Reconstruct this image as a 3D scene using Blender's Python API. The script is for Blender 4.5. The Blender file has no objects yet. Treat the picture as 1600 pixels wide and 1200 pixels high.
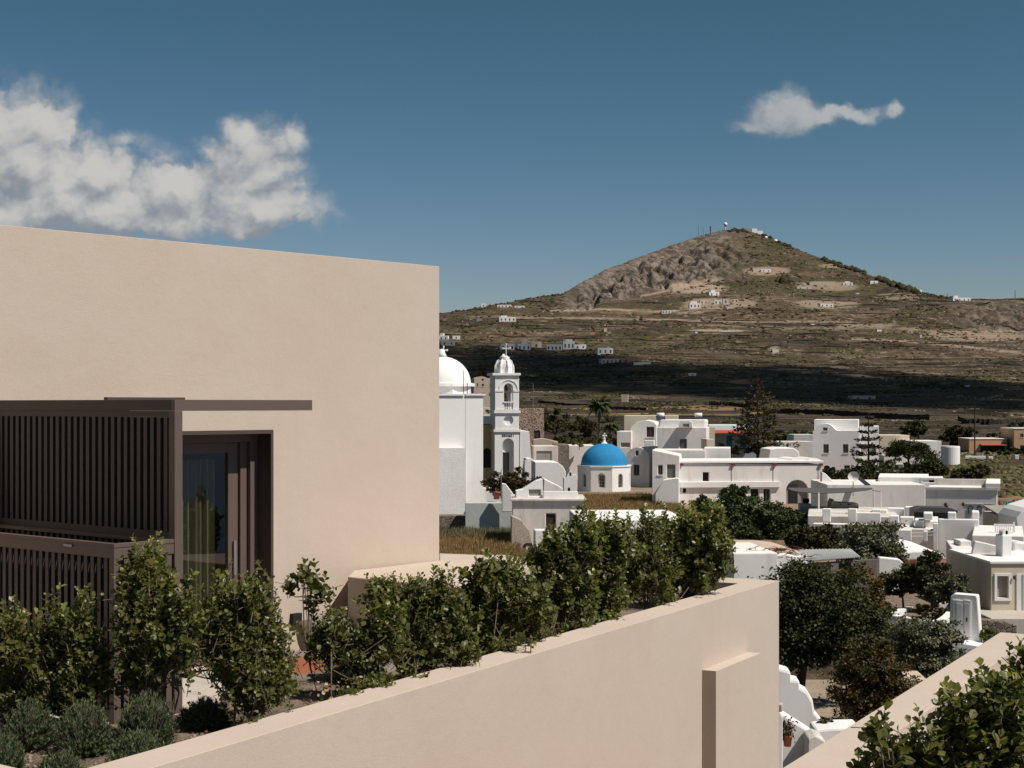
import bpy, math, random
import numpy as np
from mathutils import Vector
from mathutils.geometry import tessellate_polygon

S = bpy.context.scene
C = S.collection
R = math.radians
random.seed(11)
rng = np.random.default_rng(11)

# ------------------------------------------------------------------ camera, sky, sun, exposure
F = 2500.0            # focal length in photograph pixels
HY = 632.0            # horizon row in the photograph
cd = bpy.data.cameras.new('camera')
cam = bpy.data.objects.new('camera', cd); C.objects.link(cam)
cam.location = (0, 0, 0)
cam.rotation_euler = (R(90), 0, 0)
cd.sensor_width = 36.0
cd.lens = F / 1600 * 36.0
cd.shift_y = 0.02
cd.clip_start = 0.1
cd.clip_end = 40000
S.camera = cam

SUN_EL, SUN_AZ = 54.0, -27.5          # azimuth counted from +X towards +Y
sv = Vector((math.cos(R(SUN_EL))*math.cos(R(SUN_AZ)), math.cos(R(SUN_EL))*math.sin(R(SUN_AZ)), math.sin(R(SUN_EL))))
sl = bpy.data.lights.new('sun', 'SUN'); sl.energy = 5.0; sl.angle = R(0.5); sl.color = (1.0, 0.93, 0.85)
so = bpy.data.objects.new('sun', sl); C.objects.link(so)
so.rotation_euler = sv.to_track_quat('Z', 'Y').to_euler()
so.location = (60, -10, 80)

S.view_settings.view_transform = 'Standard'
S.view_settings.look = 'None'
S.view_settings.gamma = 1.0
S.view_settings.exposure = 0.06
S.view_settings.use_curve_mapping = False
S.cycles.use_denoising = True
S.cycles.max_bounces = 6
S.cycles.diffuse_bounces = 4
S.cycles.transparent_max_bounces = 20
S.cycles.caustics_reflective = False
S.cycles.caustics_refractive = False

world = bpy.data.worlds.new('World'); S.world = world; world.use_nodes = True
world.cycles.sampling_method = 'MANUAL'; world.cycles.sample_map_resolution = 256

class NT:
    """small node-tree writer"""
    def __init__(s, tree): s.t = tree; s.n = tree.nodes; s.l = tree.links
    def add(s, typ, **kw):
        n = s.n.new(typ)
        for k, v in kw.items(): setattr(n, k, v)
        return n
    def put(s, sock, v):
        if hasattr(v, 'is_output') or isinstance(v, bpy.types.NodeSocket): s.l.new(v, sock)
        else:
            if sock.type == 'RGBA' and not isinstance(v, (int, float)) and len(v) == 3: v = (*v, 1)
            if sock.type == 'RGBA' and isinstance(v, (int, float)): v = (v, v, v, 1)
            sock.default_value = v
    def m(s, op, a, b=0.0, c=0.0, clamp=False):
        n = s.add('ShaderNodeMath', operation=op, use_clamp=clamp)
        s.put(n.inputs[0], a); s.put(n.inputs[1], b); s.put(n.inputs[2], c)
        return n.outputs[0]
    def vm(s, op, a, b=(0, 0, 0)):
        n = s.add('ShaderNodeVectorMath', operation=op); s.put(n.inputs[0], a)
        if op == 'SCALE': s.put(n.inputs['Scale'], b)
        else: s.put(n.inputs[1], b)
        return n.outputs[0]
    def noise(s, vec, scale, detail=4, rough=.55, dist=0.0, col=False):
        n = s.add('ShaderNodeTexNoise'); s.put(n.inputs['Vector'], vec)
        n.inputs['Scale'].default_value = scale; n.inputs['Detail'].default_value = detail
        n.inputs['Roughness'].default_value = rough; n.inputs['Distortion'].default_value = dist
        return n.outputs[1 if col else 0]
    def smooth(s, v, a, b, lo=0.0, hi=1.0):
        n = s.add('ShaderNodeMapRange', interpolation_type='SMOOTHSTEP')
        s.put(n.inputs[0], v); s.put(n.inputs[1], a); s.put(n.inputs[2], b); s.put(n.inputs[3], lo); s.put(n.inputs[4], hi)
        return n.outputs[0]
    def mix(s, f, a, b, typ='MIX'):
        n = s.add('ShaderNodeMix', data_type='RGBA', blend_type=typ)
        s.put(n.inputs[0], f); s.put(n.inputs[6], a); s.put(n.inputs[7], b)
        return n.outputs[2]
    def comb(s, x, y, z=0.0):
        n = s.add('ShaderNodeCombineXYZ')
        s.put(n.inputs[0], x); s.put(n.inputs[1], y); s.put(n.inputs[2], z)
        return n.outputs[0]

# ---- sky: Nishita, with distant cumulus laid out by direction (slope x/y, z/y)
w = NT(world.node_tree)
w.n.clear()
tc = w.add('ShaderNodeTexCoord')
sep = w.add('ShaderNodeSeparateXYZ'); w.l.new(tc.outputs['Generated'], sep.inputs[0])
sky = w.add('ShaderNodeTexSky', sky_type='NISHITA')
sky.sun_disc = False
sky.sun_elevation = R(SUN_EL); sky.sun_rotation = R(90 - SUN_AZ)
sky.altitude = 200; sky.air_density = 0.9; sky.dust_density = 0.3; sky.ozone_density = 1.6
SKYTINT = (0.72, 0.745, 0.70)
SKYK = 0.1
ssp = w.add('ShaderNodeSeparateColor'); w.put(ssp.inputs[0], w.mix(1.0, w.mix(1.0, sky.outputs[0], SKYK, 'MULTIPLY'), (1.3, 1.3, 1.3), 'DARKEN'))
skyc = w.comb(*[w.m('MULTIPLY', w.m('POWER', ssp.outputs[i], g_), k_*.96/SKYK) for i, (g_, k_) in enumerate(((1.66, .88), (1.30, .64), (1.85, .823)))])
yy = w.m('MAXIMUM', sep.outputs[1], 0.02)
u0 = w.m('DIVIDE', sep.outputs[0], yy); v0 = w.m('DIVIDE', sep.outputs[2], yy)
BL = [ # px, py, rx, ry, weight   (left bank)
    (-70, 250, 150, 120, 1.1), (20, 205, 75, 52, 1.0), (92, 206, 34, 44, .9), (60, 250, 90, 60, 1.0), (130, 275, 105, 46, 1.0), (8, 130, 20, 13, .50),
    (40, 320, 120, 36, 1.0), (180, 318, 110, 34, .95), (280, 285, 62, 46, 1.05), (350, 300, 90, 42, 1.0), (430, 318, 62, 38, .85), (395, 215, 50, 36, .80), (345, 232, 52, 24, .70), (425, 258, 46, 22, .8), (455, 214, 26, 24, .50),
    (210, 228, 38, 22, .55), (200, 340, 240, 30, .85), (400, 345, 120, 24, .80), (455, 300, 40, 40, .6), (170, 275, 60, 40, .8), (330, 265, 80, 26, .62), (60, 345, 140, 30, .9), (488, 352, 16, 11, .50), (310, 250, 50, 20, .5),
    (1225, 176, 42, 34, .95), (1205, 194, 48, 20, .85), (1258, 188, 46, 18, .7), (1310, 177, 46, 12, .62), (1358, 180, 40, 13, .60), (1394, 172, 20, 17, .66), (1330, 164, 14, 8, .4)]
def billow(p, scale):
    v = w.add('ShaderNodeTexVoronoi', feature='F1', voronoi_dimensions='2D'); v.inputs['Scale'].default_value = scale
    w.put(v.inputs['Vector'], p); return w.m('SUBTRACT', 1.0, w.m('MULTIPLY', v.outputs['Distance'], 1.35))
def cloud_density(u, v):
    p = w.comb(u, v, 0.0)
    wn = w.vm('SCALE', w.vm('SUBTRACT', w.noise(p, 26, 4, .6, 0, True), (.5, .5, .5)), .034)
    q = w.vm('ADD', p, wn); sq = w.add('ShaderNodeSeparateXYZ'); w.put(sq.inputs[0], q); uu, vv = sq.outputs[0], sq.outputs[1]
    q2 = w.vm('MULTIPLY', q, (1.0, 1.25, 1.0))
    b1, b2, b3 = billow(q2, 30), billow(w.vm('ADD', q2, (.37, .11, 0)), 72), billow(w.vm('ADD', q2, (.7, .3, 0)), 170)
    n3 = w.noise(p, 330, 2, .65)
    bil = w.m('ADD', w.m('ADD', w.m('MULTIPLY', b1, .50), w.m('MULTIPLY', b2, .22)), w.m('ADD', w.m('MULTIPLY', b3, .09), w.m('MULTIPLY', n3, .09)))
    tot = None
    for (px, py, rx, ry, k) in BL:
        cu, cv, ru, rv = (px-800)/F, (HY-py)/F, rx/F, ry/F
        a = w.m('DIVIDE', w.m('SUBTRACT', uu, cu), ru); b = w.m('DIVIDE', w.m('SUBTRACT', vv, cv), rv)
        d = w.m('ADD', w.m('MULTIPLY', a, a), w.m('MULTIPLY', b, b))
        e = w.m('MULTIPLY', w.m('POWER', 2.718, w.m('MULTIPLY', d, -.9)), k)
        tot = e if tot is None else w.m('ADD', w.m('MAXIMUM', tot, e), w.m('MULTIPLY', w.m('MINIMUM', tot, e), .25))
    return w.m('ADD', tot, w.m('MULTIPLY', w.m('SUBTRACT', bil, .50), w.m('MULTIPLY', w.m('MINIMUM', tot, .8), 1.5))), bil
D0, B0 = cloud_density(u0, v0)
D1, B1 = cloud_density(w.m('ADD', u0, .006), w.m('ADD', v0, .0125))
alpha = w.smooth(D0, .13, .68)
front = w.m('GREATER_THAN', sep.outputs[1], .05)
alpha = w.m('MULTIPLY', w.m('MULTIPLY', alpha, front), w.smooth(u0, .0, .1, .97, .68))
relief = w.m('MULTIPLY', w.m('SUBTRACT', D0, D1), 1.05)
lit = w.smooth(w.m('ADD', relief, w.m('MULTIPLY', w.m('SUBTRACT', D0, .80), .30)), -.75, .80)
ccol = w.mix(lit, (.235, .262, .30), (.545, .535, .515))
ccol = w.mix(1.0, ccol, 1.0/SKYK, 'MULTIPLY')
final = w.mix(alpha, skyc, ccol)
bg = w.add('ShaderNodeBackground'); w.l.new(final, bg.inputs[0]); bg.inputs[1].default_value = SKYK
wo = w.add('ShaderNodeOutputWorld'); w.l.new(bg.outputs[0], wo.inputs[0])

# ------------------------------------------------------------------ materials
def mat_base(name):
    m = bpy.data.materials.new(name); m.use_nodes = True
    t = NT(m.node_tree); t.n.clear()
    out = t.add('ShaderNodeOutputMaterial'); p = t.add('ShaderNodeBsdfPrincipled')
    t.l.new(p.outputs[0], out.inputs[0])
    return m, t, p, out
def coords(t, kind='Object'):
    n = t.add('ShaderNodeTexCoord'); return n.outputs[kind]
def wcoord(t):
    n = t.add('ShaderNodeNewGeometry'); return n.outputs['Position']
def bump(t, p, h, strength, dist):
    b = t.add('ShaderNodeBump'); b.inputs['Strength'].default_value = strength; b.inputs['Distance'].default_value = dist
    t.l.new(h, b.inputs['Height']); t.l.new(b.outputs[0], p.inputs['Normal'])

def plaster(name, c, c2=None, scale=1.0, bumpd=.004, rough=.9, stain=.12, spec=.25):
    m, t, p, o = mat_base(name)
    P = wcoord(t)
    n1 = t.noise(P, .55*scale, 5, .6, .4); n2 = t.noise(P, 6*scale, 4, .6); n3 = t.noise(P, 140*scale, 3, .6)
    P2 = t.vm('MULTIPLY', P, (1, 1, .18)); n4 = t.noise(P2, 3.0*scale, 4, .6)
    c2 = c2 or tuple(x*(1-stain*1.6) for x in c)
    f = t.smooth(n1, .35, .70); col = t.mix(f, c, tuple(a*.55+b*.45 for a, b in zip(c, c2)))
    col = t.mix(t.m('MULTIPLY', t.smooth(n4, .50, .76), .85), col, c2)
    g = t.m('ADD', .94, t.m('MULTIPLY', n2, .10)); g = t.m('ADD', g, t.m('MULTIPLY', t.m('SUBTRACT', n3, .5), .10))
    col = t.mix(1.0, col, t.comb(g, g, g), 'MULTIPLY')
    t.put(p.inputs['Base Color'], col); p.inputs['Roughness'].default_value = rough
    p.inputs['Specular IOR Level'].default_value = spec
    h = t.m('ADD', t.m('MULTIPLY', n3, .35), t.m('MULTIPLY', n2, 1.0))
    bump(t, p, h, .6, bumpd)
    return m

M = {}
# render colour of the foreground stucco
def stucco(name, c):
    m, t, p, o = mat_base(name)
    P = wcoord(t)
    n1 = t.noise(P, .8, 5, .6, .5); n2 = t.noise(P, 5, 5, .6); n3 = t.noise(P, 260, 2, .6); n5 = t.noise(P, 70, 4, .65)
    P2 = t.vm('MULTIPLY', P, (1, 1, .12)); n4 = t.noise(P2, 2.2, 4, .6)
    col = t.mix(t.smooth(n1, .3, .72), c, (c[0]*.96, c[1]*.945, c[2]*.925))
    col = t.mix(t.m('MULTIPLY', t.smooth(n4, .55, .8), .22), col, (c[0]*.86, c[1]*.84, c[2]*.82))
    g = t.m('ADD', .85, t.m('ADD', t.m('MULTIPLY', n2, .05), t.m('ADD', t.m('MULTIPLY', n5, .13), t.m('MULTIPLY', n3, .12))))
    col = t.mix(1.0, col, t.comb(g, g, g), 'MULTIPLY')
    t.put(p.inputs['Base Color'], col); p.inputs['Roughness'].default_value = .93; p.inputs['Specular IOR Level'].default_value = .2
    h = t.m('ADD', t.m('ADD', t.m('MULTIPLY', n3, .25), t.m('MULTIPLY', n5, .6)), t.m('MULTIPLY', n2, 1.4))
    bump(t, p, h, .55, .006)
    return m
M['stucco'] = stucco('sand_stucco', (.520, .437, .362))
M['white'] = plaster('white_limewash', (.80, .765, .725), (.60, .555, .50), .35, .012)
M['white2'] = plaster('clean_white_limewash', (.80, .785, .76), (.71, .69, .66), .3, .008)
M['oldwhite'] = plaster('weathered_limewash', (.66, .62, .57), (.40, .35, .29), .6, .02, stain=.3)
M['greywhite'] = plaster('grey_green_render', (.50, .52, .49), (.38, .40, .37), .5, .03)
M['cream'] = plaster('cream_render', (.62, .54, .42), (.50, .42, .31), .4, .01)
M['beige'] = plaster('beige_render', (.52, .43, .33), (.42, .33, .25), .4, .01)
M['ochre'] = plaster('ochre_render', (.58, .40, .20), (.46, .30, .15), .4, .01)
M['pink'] = plaster('salmon_render', (.56, .27, .20), (.45, .22, .17), .4, .01)
M['orange'] = plaster('apricot_render', (.50, .325, .19), (.40, .26, .15), .3, .01)
M['terra'] = plaster('terracotta', (.30, .10, .05), (.22, .075, .04), 2, .004)
M['tile'] = plaster('red_roof_tile', (.40, .09, .05), (.3, .07, .04), 2, .02)
M['blue'] = plaster('blue_dome_paint', (.016, .19, .40), (.035, .25, .46), .9, .02, rough=.8, stain=.1)
M['lane'] = plaster('lane_dirt', (.33, .26, .19), (.22, .17, .12), 1.5, .03)
M['concrete'] = plaster('grey_concrete', (.32, .29, .26), (.22, .2, .18), 1, .01)
M['paving'] = plaster('pale_paving', (.50, .45, .39), (.36, .31, .26), 1, .01)
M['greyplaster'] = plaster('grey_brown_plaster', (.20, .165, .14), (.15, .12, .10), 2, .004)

def simple(name, c, rough=.6, metal=0.0, spec=.4, var=.15, sc=6.0):
    m, t, p, o = mat_base(name)
    n = t.noise(wcoord(t), sc, 4, .6)
    t.put(p.inputs['Base Color'], t.mix(n, tuple(x*(1-var) for x in c), tuple(x*(1+var) for x in c)))
    p.inputs['Roughness'].default_value = rough; p.inputs['Metallic'].default_value = metal
    p.inputs['Specular IOR Level'].default_value = spec
    return m
M['bronze'] = simple('bronze_aluminium', (.115, .082, .068), .5, 0, .4, .05)
M['bronze_d'] = simple('dark_bronze_slat', (.070, .053, .046), .55, 0, .35, .06)
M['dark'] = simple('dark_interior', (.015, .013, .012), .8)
M['wood'] = simple('dark_wood', (.06, .03, .02), .6)
M['pane'] = simple('window_pane', (.035, .036, .04), .15, 0, .5, .2)
M['shutter'] = simple('grey_shutter', (.13, .12, .11), .6)
M['bluepaint'] = simple('blue_door_paint', (.02, .10, .17), .5)
M['bluegrey'] = simple('blue_grey_wall', (.26, .29, .34), .8)
M['iron'] = simple('iron', (.05, .045, .04), .5, .4)
M['steel'] = simple('pale_steel', (.30, .29, .28), .4, .5)
M['sail'] = simple('grey_shade_cloth', (.085, .08, .08), .8)
M['tarp'] = simple('dark_tarpaulin', (.055, .06, .06), .6)
M['redtrim'] = simple('red_trim', (.18, .03, .03), .7)
M['fabric_t'] = simple('teal_laundry', (.02, .22, .24), .8)
M['fabric_r'] = simple('red_laundry', (.4, .07, .03), .8)
M['screenp'] = simple('solar_panel', (.03, .035, .045), .2)
M['sheet'] = simple('corrugated_sheet', (.58, .58, .55), .6, 0, .3, .1, 2)
M['bell'] = simple('bronze_bell', (.10, .09, .06), .4, .6)
M['curtain'] = simple('linen_curtain', (.30, .29, .19), .9)
M['bark'] = simple('grey_bark', (.14, .105, .075), .9, 0, .1, .35, 30)
M['bark_d'] = simple('dark_bark', (.05, .038, .03), .9, 0, .1, .35, 5)
M['pencil'] = simple('black_lettering', (.03, .03, .04), .7)
M['dry'] = simple('dried_leaf', (.42, .30, .19), .8, 0, .2, .3, 60)

def leafmat(name, base, young, rough=.38, trans=.25, spec=.5, tipw=1.0):
    m, t, p, o = mat_base(name)
    g = t.add('ShaderNodeNewGeometry')
    a = t.add('ShaderNodeAttribute', attribute_name='tip')
    r = g.outputs['Random Per Island']
    dark = tuple(x*.55 for x in base)
    col = t.mix(r, dark, tuple(x*1.35 for x in base))
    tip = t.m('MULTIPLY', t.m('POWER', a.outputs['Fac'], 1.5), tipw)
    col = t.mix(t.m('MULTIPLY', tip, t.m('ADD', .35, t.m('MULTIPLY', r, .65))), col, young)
    t.put(p.inputs['Base Color'], col); p.inputs['Roughness'].default_value = rough; p.inputs['Specular IOR Level'].default_value = spec
    tr = t.add('ShaderNodeBsdfTranslucent'); t.put(tr.inputs[0], t.mix(1.0, col, (1.0, 1.25, .45), 'MULTIPLY'))
    mx = t.add('ShaderNodeMixShader'); mx.inputs[0].default_value = trans
    t.l.new(p.outputs[0], mx.inputs[1]); t.l.new(tr.outputs[0], mx.inputs[2]); t.l.new(mx.outputs[0], o.inputs[0])
    return m
M['leaf'] = leafmat('glossy_green_leaf', (.118, .128, .034), (.46, .40, .12), .42, .38)
M['leaf_d'] = leafmat('dark_carob_leaf', (.048, .054, .019), (.11, .105, .034), .6, .15, .2)
M['leaf_ol'] = leafmat('olive_leaf', (.125, .125, .070), (.22, .21, .13), .6, .12, .3)
M['leaf_br'] = leafmat('russet_leaf', (.060, .045, .016), (.13, .065, .02), .6, .2, .25)
M['leaf_au'] = leafmat('autumn_leaf', (.044, .044, .014), (.19, .095, .02), .55, .2, .25)
M['leaf_pine'] = leafmat('acacia_green', (.058, .080, .026), (.11, .13, .04), .7, .1, .2)
M['leaf_scrub'] = leafmat('scrub_brown_green', (.065, .058, .026), (.11, .09, .045), .8, .1, .15)
M['leaf_norf'] = leafmat('norfolk_needles', (.030, .036, .018), (.07, .06, .03), .7, .05, .2)
M['leaf_ros'] = leafmat('rosemary_needles', (.075, .105, .046), (.15, .19, .085), .6, .1, .3)
M['grass_dry'] = leafmat('dry_grass_blades', (.26, .165, .075), (.36, .25, .13), .8, .25, .1)

def ground_mat():
    m, t, p, o = mat_base('island_ground')
    P = wcoord(t)
    sp = t.add('ShaderNodeSeparateXYZ'); t.put(sp.inputs[0], P)
    n1 = t.noise(P, .0035, 6, .6, .6); n2 = t.noise(P, .018, 6, .62, .4); n3 = t.noise(P, .11, 5, .65); n4 = t.noise(P, .7, 5, .7)
    vor = t.add('ShaderNodeTexVoronoi', feature='F1', distance='CHEBYCHEV')
    wp = t.vm('ADD', P, t.vm('SCALE', t.vm('SUBTRACT', t.noise(P, .008, 3, .5, 0, True), (.5, .5, .5)), 90.0))
    t.put(vor.inputs['Vector'], t.vm('MULTIPLY', wp, (1, 1, 0))); vor.inputs['Scale'].default_value = .013
    vc = t.add('ShaderNodeSeparateColor'); t.l.new(vor.outputs['Color'], vc.inputs[0])
    soil = t.mix(t.smooth(n2, .35, .65), (.115, .079, .052), (.058, .041, .029))
    field = t.mix(vc.outputs[0], (.034, .026, .018), (.185, .126, .082))
    field = t.mix(t.smooth(vc.outputs[1], .60, .72), field, (.075, .070, .028))
    ve = t.add('ShaderNodeTexVoronoi', feature='DISTANCE_TO_EDGE', distance='CHEBYCHEV') if False else t.add('ShaderNodeTexVoronoi', feature='DISTANCE_TO_EDGE')
    t.put(ve.inputs['Vector'], t.vm('MULTIPLY', wp, (1, 1, 0))); ve.inputs['Scale'].default_value = .017
    col = t.mix(.70, soil, field)
    col = t.mix(t.m('MULTIPLY', t.smooth(ve.outputs[0], .015, .05, 1.0, 0.0), .55), col, t.mix(t.smooth(n2, .42, .58), (.045, .036, .026), (.27, .21, .16)))
    scrub = t.mix(n4, (.026, .024, .014), (.046, .040, .020))
    col = t.mix(t.m('MULTIPLY', t.smooth(n3, .47, .60), .8), col, scrub)
    col = t.mix(t.m('MULTIPLY', t.smooth(n1, .48, .62), .45), col, (.070, .060, .032))
    # bare rock on the steep upper hill
    geo = t.add('ShaderNodeNewGeometry'); sn = t.add('ShaderNodeSeparateXYZ'); t.l.new(geo.outputs['Normal'], sn.inputs[0])
    at = t.add('ShaderNodeAttribute', attribute_name='rock')
    rk = t.noise(P, .05, 6, .7, .8)
    rock = t.mix(t.smooth(rk, .35, .65), (.034, .030, .026), (.215, .172, .135))
    col = t.mix(t.m('MULTIPLY', at.outputs['Fac'], t.smooth(rk, .25, .5, .55, 1.0)), col, rock)
    # pale dry dirt roads and clearings, plus pale village ground added for bounce light
    at2 = t.add('ShaderNodeAttribute', attribute_name='dirt')
    col = t.mix(at2.outputs['Fac'], col, t.mix(n4, (.27, .20, .15), (.38, .29, .22)))
    at3 = t.add('ShaderNodeAttribute', attribute_name='dry')
    col = t.mix(at3.outputs['Fac'], col, t.mix(n4, (.20, .125, .06), (.32, .21, .11)))
    g = t.m('ADD', .78, t.m('MULTIPLY', n4, .44))
    col = t.mix(1.0, col, t.comb(g, g, g), 'MULTIPLY')
    t.put(p.inputs['Base Color'], col); p.inputs['Roughness'].default_value = .95; p.inputs['Specular IOR Level'].default_value = .1
    bump(t, p, t.m('ADD', t.m('MULTIPLY', n3, 3.0), n4), .7, .9)
    return m
M['ground'] = ground_mat()

def rubble(name, c1, c2, scale=2.2, joint=(.05, .04, .03), jw=.06, b=.06):
    m, t, p, o = mat_base(name)
    P = t.vm('ADD', wcoord(t), t.vm('SCALE', t.noise(wcoord(t), 1.3, 2, .5, 0, True), .5))
    v = t.add('ShaderNodeTexVoronoi', feature='DISTANCE_TO_EDGE'); v.inputs['Scale'].default_value = scale; t.put(v.inputs['Vector'], P)
    v2 = t.add('ShaderNodeTexVoronoi', feature='F1'); v2.inputs['Scale'].default_value = scale; t.put(v2.inputs['Vector'], P)
    s2 = t.add('ShaderNodeSeparateColor'); t.l.new(v2.outputs['Color'], s2.inputs[0])
    col = t.mix(s2.outputs[0], c1, c2)
    col = t.mix(t.smooth(v.outputs[0], 0.0, jw, 1.0, 0.0), col, joint)
    col = t.mix(.25, col, t.mix(t.noise(wcoord(t), 9, 4, .6), (.1, .08, .06), (.5, .4, .3)))
    t.put(p.inputs['Base Color'], col); p.inputs['Roughness'].default_value = .95
    bump(t, p, t.smooth(v.outputs[0], 0.0, jw*2), .8, b)
    return m
M['rubble'] = rubble('pointed_rubble_wall', (.20, .13, .09), (.08, .05, .035), 2.6, (.50, .36, .27), .22)
M['drystone'] = rubble('dry_stone_wall', (.20, .165, .13), (.10, .08, .065), 3.2)
M['blockwall'] = plaster('patched_limewash', (.70, .68, .655), (.60, .575, .54), 1.2, .05)
M['pitted'] = rubble('pitted_plaster', (.56, .48, .40), (.50, .43, .36), 5.0, (.40, .33, .27), .02)

def soil_mat():
    m, t, p, o = mat_base('planter_soil')
    P = wcoord(t); n = t.noise(P, 3, 6, .65); n2 = t.noise(P, 60, 4, .7)
    col = t.mix(t.smooth(n, .4, .62), (.20, .14, .10), (.055, .038, .028)); col = t.mix(t.smooth(n2, .45, .7), col, (.34, .26, .19))
    t.put(p.inputs['Base Color'], col); p.inputs['Roughness'].default_value = .95
    bump(t, p, n2, 1.0, .02)
    return m
M['soil'] = soil_mat()

def glassmat():
    m, t, p, o = mat_base('door_glass')
    g = t.add('ShaderNodeBsdfGlossy'); g.inputs['Roughness'].default_value = .01; g.inputs[0].default_value = (.9, .9, .9, 1)
    tr = t.add('ShaderNodeBsdfTransparent'); tr.inputs[0].default_value = (.62, .64, .60, 1)
    lw = t.add('ShaderNodeLayerWeight'); lw.inputs[0].default_value = .5
    mx = t.add('ShaderNodeMixShader'); t.l.new(t.m('ADD', t.m('MULTIPLY', t.m('POWER', lw.outputs['Facing'], 4.0), .9), .07), mx.inputs[0])
    t.l.new(tr.outputs[0], mx.inputs[1]); t.l.new(g.outputs[0], mx.inputs[2]); t.l.new(mx.outputs[0], o.inputs[0])
    return m
M['glass'] = glassmat()
# ------------------------------------------------------------------ helpers
def P3(px, py, Y): return Vector(((px-800)/F*Y, Y, (HY-py)/F*Y))
def tag(o, label=None, cat=None, group=None, kind=None):
    if label: o['label'] = label
    if cat: o['category'] = cat
    if group: o['group'] = group
    if kind: o['kind'] = kind
    return o
def link(name, me, parent=None, mat=None):
    o = bpy.data.objects.new(name, me); C.objects.link(o)
    if mat is not None and len(me.materials) == 0: me.materials.append(mat)
    if parent: o.parent = parent
    return o
def empty(name, label, cat, loc=(0, 0, 0), group=None):
    o = bpy.data.objects.new(name, None); C.objects.link(o); o.empty_display_size = .2
    o.location = loc
    return tag(o, label, cat, group)
def fast(name, V, Fc, mat=None, parent=None, smooth=False, attr=None):
    """V (n,3), Fc (m,k) with one k"""
    me = bpy.data.meshes.new(name); V = np.asarray(V, dtype=np.float32); Fc = np.asarray(Fc, dtype=np.int32)
    me.vertices.add(len(V)); me.vertices.foreach_set('co', V.ravel())
    m, k = Fc.shape
    me.loops.add(m*k); me.loops.foreach_set('vertex_index', Fc.ravel())
    me.polygons.add(m); me.polygons.foreach_set('loop_start', np.arange(0, m*k, k, dtype=np.int32))
    if smooth: me.polygons.foreach_set('use_smooth', np.ones(m, dtype=bool))
    me.update(calc_edges=True)
    if attr:
        for an, av in attr.items():
            a = me.attributes.new(an, 'FLOAT', 'POINT'); a.data.foreach_set('value', np.asarray(av, dtype=np.float32))
    o = link(name, me, None, mat)
    if parent:
        o.parent = parent
        # children built in world space: undo the parent's location
        o.location = -parent_loc(parent)
    return o
def parent_loc(p):
    v = Vector((0, 0, 0))
    while p: v = v + p.location; p = p.parent
    return v

class MB:
    """collects polygons in world space, builds one mesh object"""
    def __init__(s): s.v = []; s.f = []
    def poly(s, pts):
        i = len(s.v); s.v += [tuple(p) for p in pts]; s.f.append(tuple(range(i, i+len(pts))))
    def hexa(s, b, t):
        i = len(s.v); s.v += [tuple(p) for p in b] + [tuple(p) for p in t]; n = len(b)
        s.f.append(tuple(i+k for k in reversed(range(n)))); s.f.append(tuple(i+n+k for k in range(n)))
        for k in range(n): j = (k+1) % n; s.f.append((i+k, i+j, i+n+j, i+n+k))
    def box(s, o, u, v, z0, z1, a0, a1, b0, b1):
        """box in a frame with origin o, horizontal axes u, v"""
        q = [o+u*a+v*b for a, b in ((a0, b0), (a1, b0), (a1, b1), (a0, b1))]
        s.hexa([(p.x, p.y, z0) for p in q], [(p.x, p.y, z1) for p in q])
    def prism(s, plan, z0, z1): s.hexa([(x, y, z0) for x, y in plan], [(x, y, z1) for x, y in plan])
    def tube(s, pts, r0, r1=None, n=6, cap=True):
        r1 = r0 if r1 is None else r1; m = len(pts); pts = [Vector(p) for p in pts]; base = len(s.v)
        for k, p in enumerate(pts):
            d = (pts[min(k+1, m-1)] - pts[max(k-1, 0)]).normalized()
            a = d.orthogonal().normalized(); 
            if abs(d.z) < .95: a = d.cross(Vector((0, 0, 1))).normalized()
            else: a = (Vector((1, 0, 0)) - d*d.x).normalized()
            b = d.cross(a); r = r0 + (r1-r0)*k/max(1, m-1)
            for j in range(n):
                w_ = 2*math.pi*j/n; s.v.append(tuple(p + a*(r*math.cos(w_)) + b*(r*math.sin(w_))))
        for k in range(m-1):
            for j in range(n):
                q = (j+1) % n; s.f.append((base+k*n+j, base+k*n+q, base+(k+1)*n+q, base+(k+1)*n+j))
        if cap:
            s.f.append(tuple(base+j for j in reversed(range(n)))); s.f.append(tuple(base+(m-1)*n+j for j in range(n)))
    def lathe(s, c, prof, n=24, a0=0.0, a1=2*math.pi):
        """prof: list of (r, z) relative to c"""
        base = len(s.v); full = abs(a1-a0-2*math.pi) < 1e-6; cnt = n if full else n+1
        for r, z in prof:
            for j in range(cnt):
                t = a0+(a1-a0)*j/n; s.v.append((c[0]+r*math.cos(t), c[1]+r*math.sin(t), c[2]+z))
        for k in range(len(prof)-1):
            for j in range(n):
                q = (j+1) % cnt; s.f.append((base+k*cnt+j, base+k*cnt+q, base+(k+1)*cnt+q, base+(k+1)*cnt+j))
    def build(s, name, mat, parent=None, bevel=0.0, smooth=False):
        me = bpy.data.meshes.new(name); me.from_pydata(s.v, [], s.f); me.update()
        if smooth: me.polygons.foreach_set('use_smooth', np.ones(len(me.polygons), dtype=bool))
        o = link(name, me, None, mat)
        if parent: o.parent = parent; o.location = -parent_loc(parent)
        if bevel:
            b = o.modifiers.new('bevel', 'BEVEL'); b.width = bevel; b.segments = 2; b.limit_method = 'ANGLE'; b.angle_limit = R(40)
            b.use_clamp_overlap = True
        return o

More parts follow.
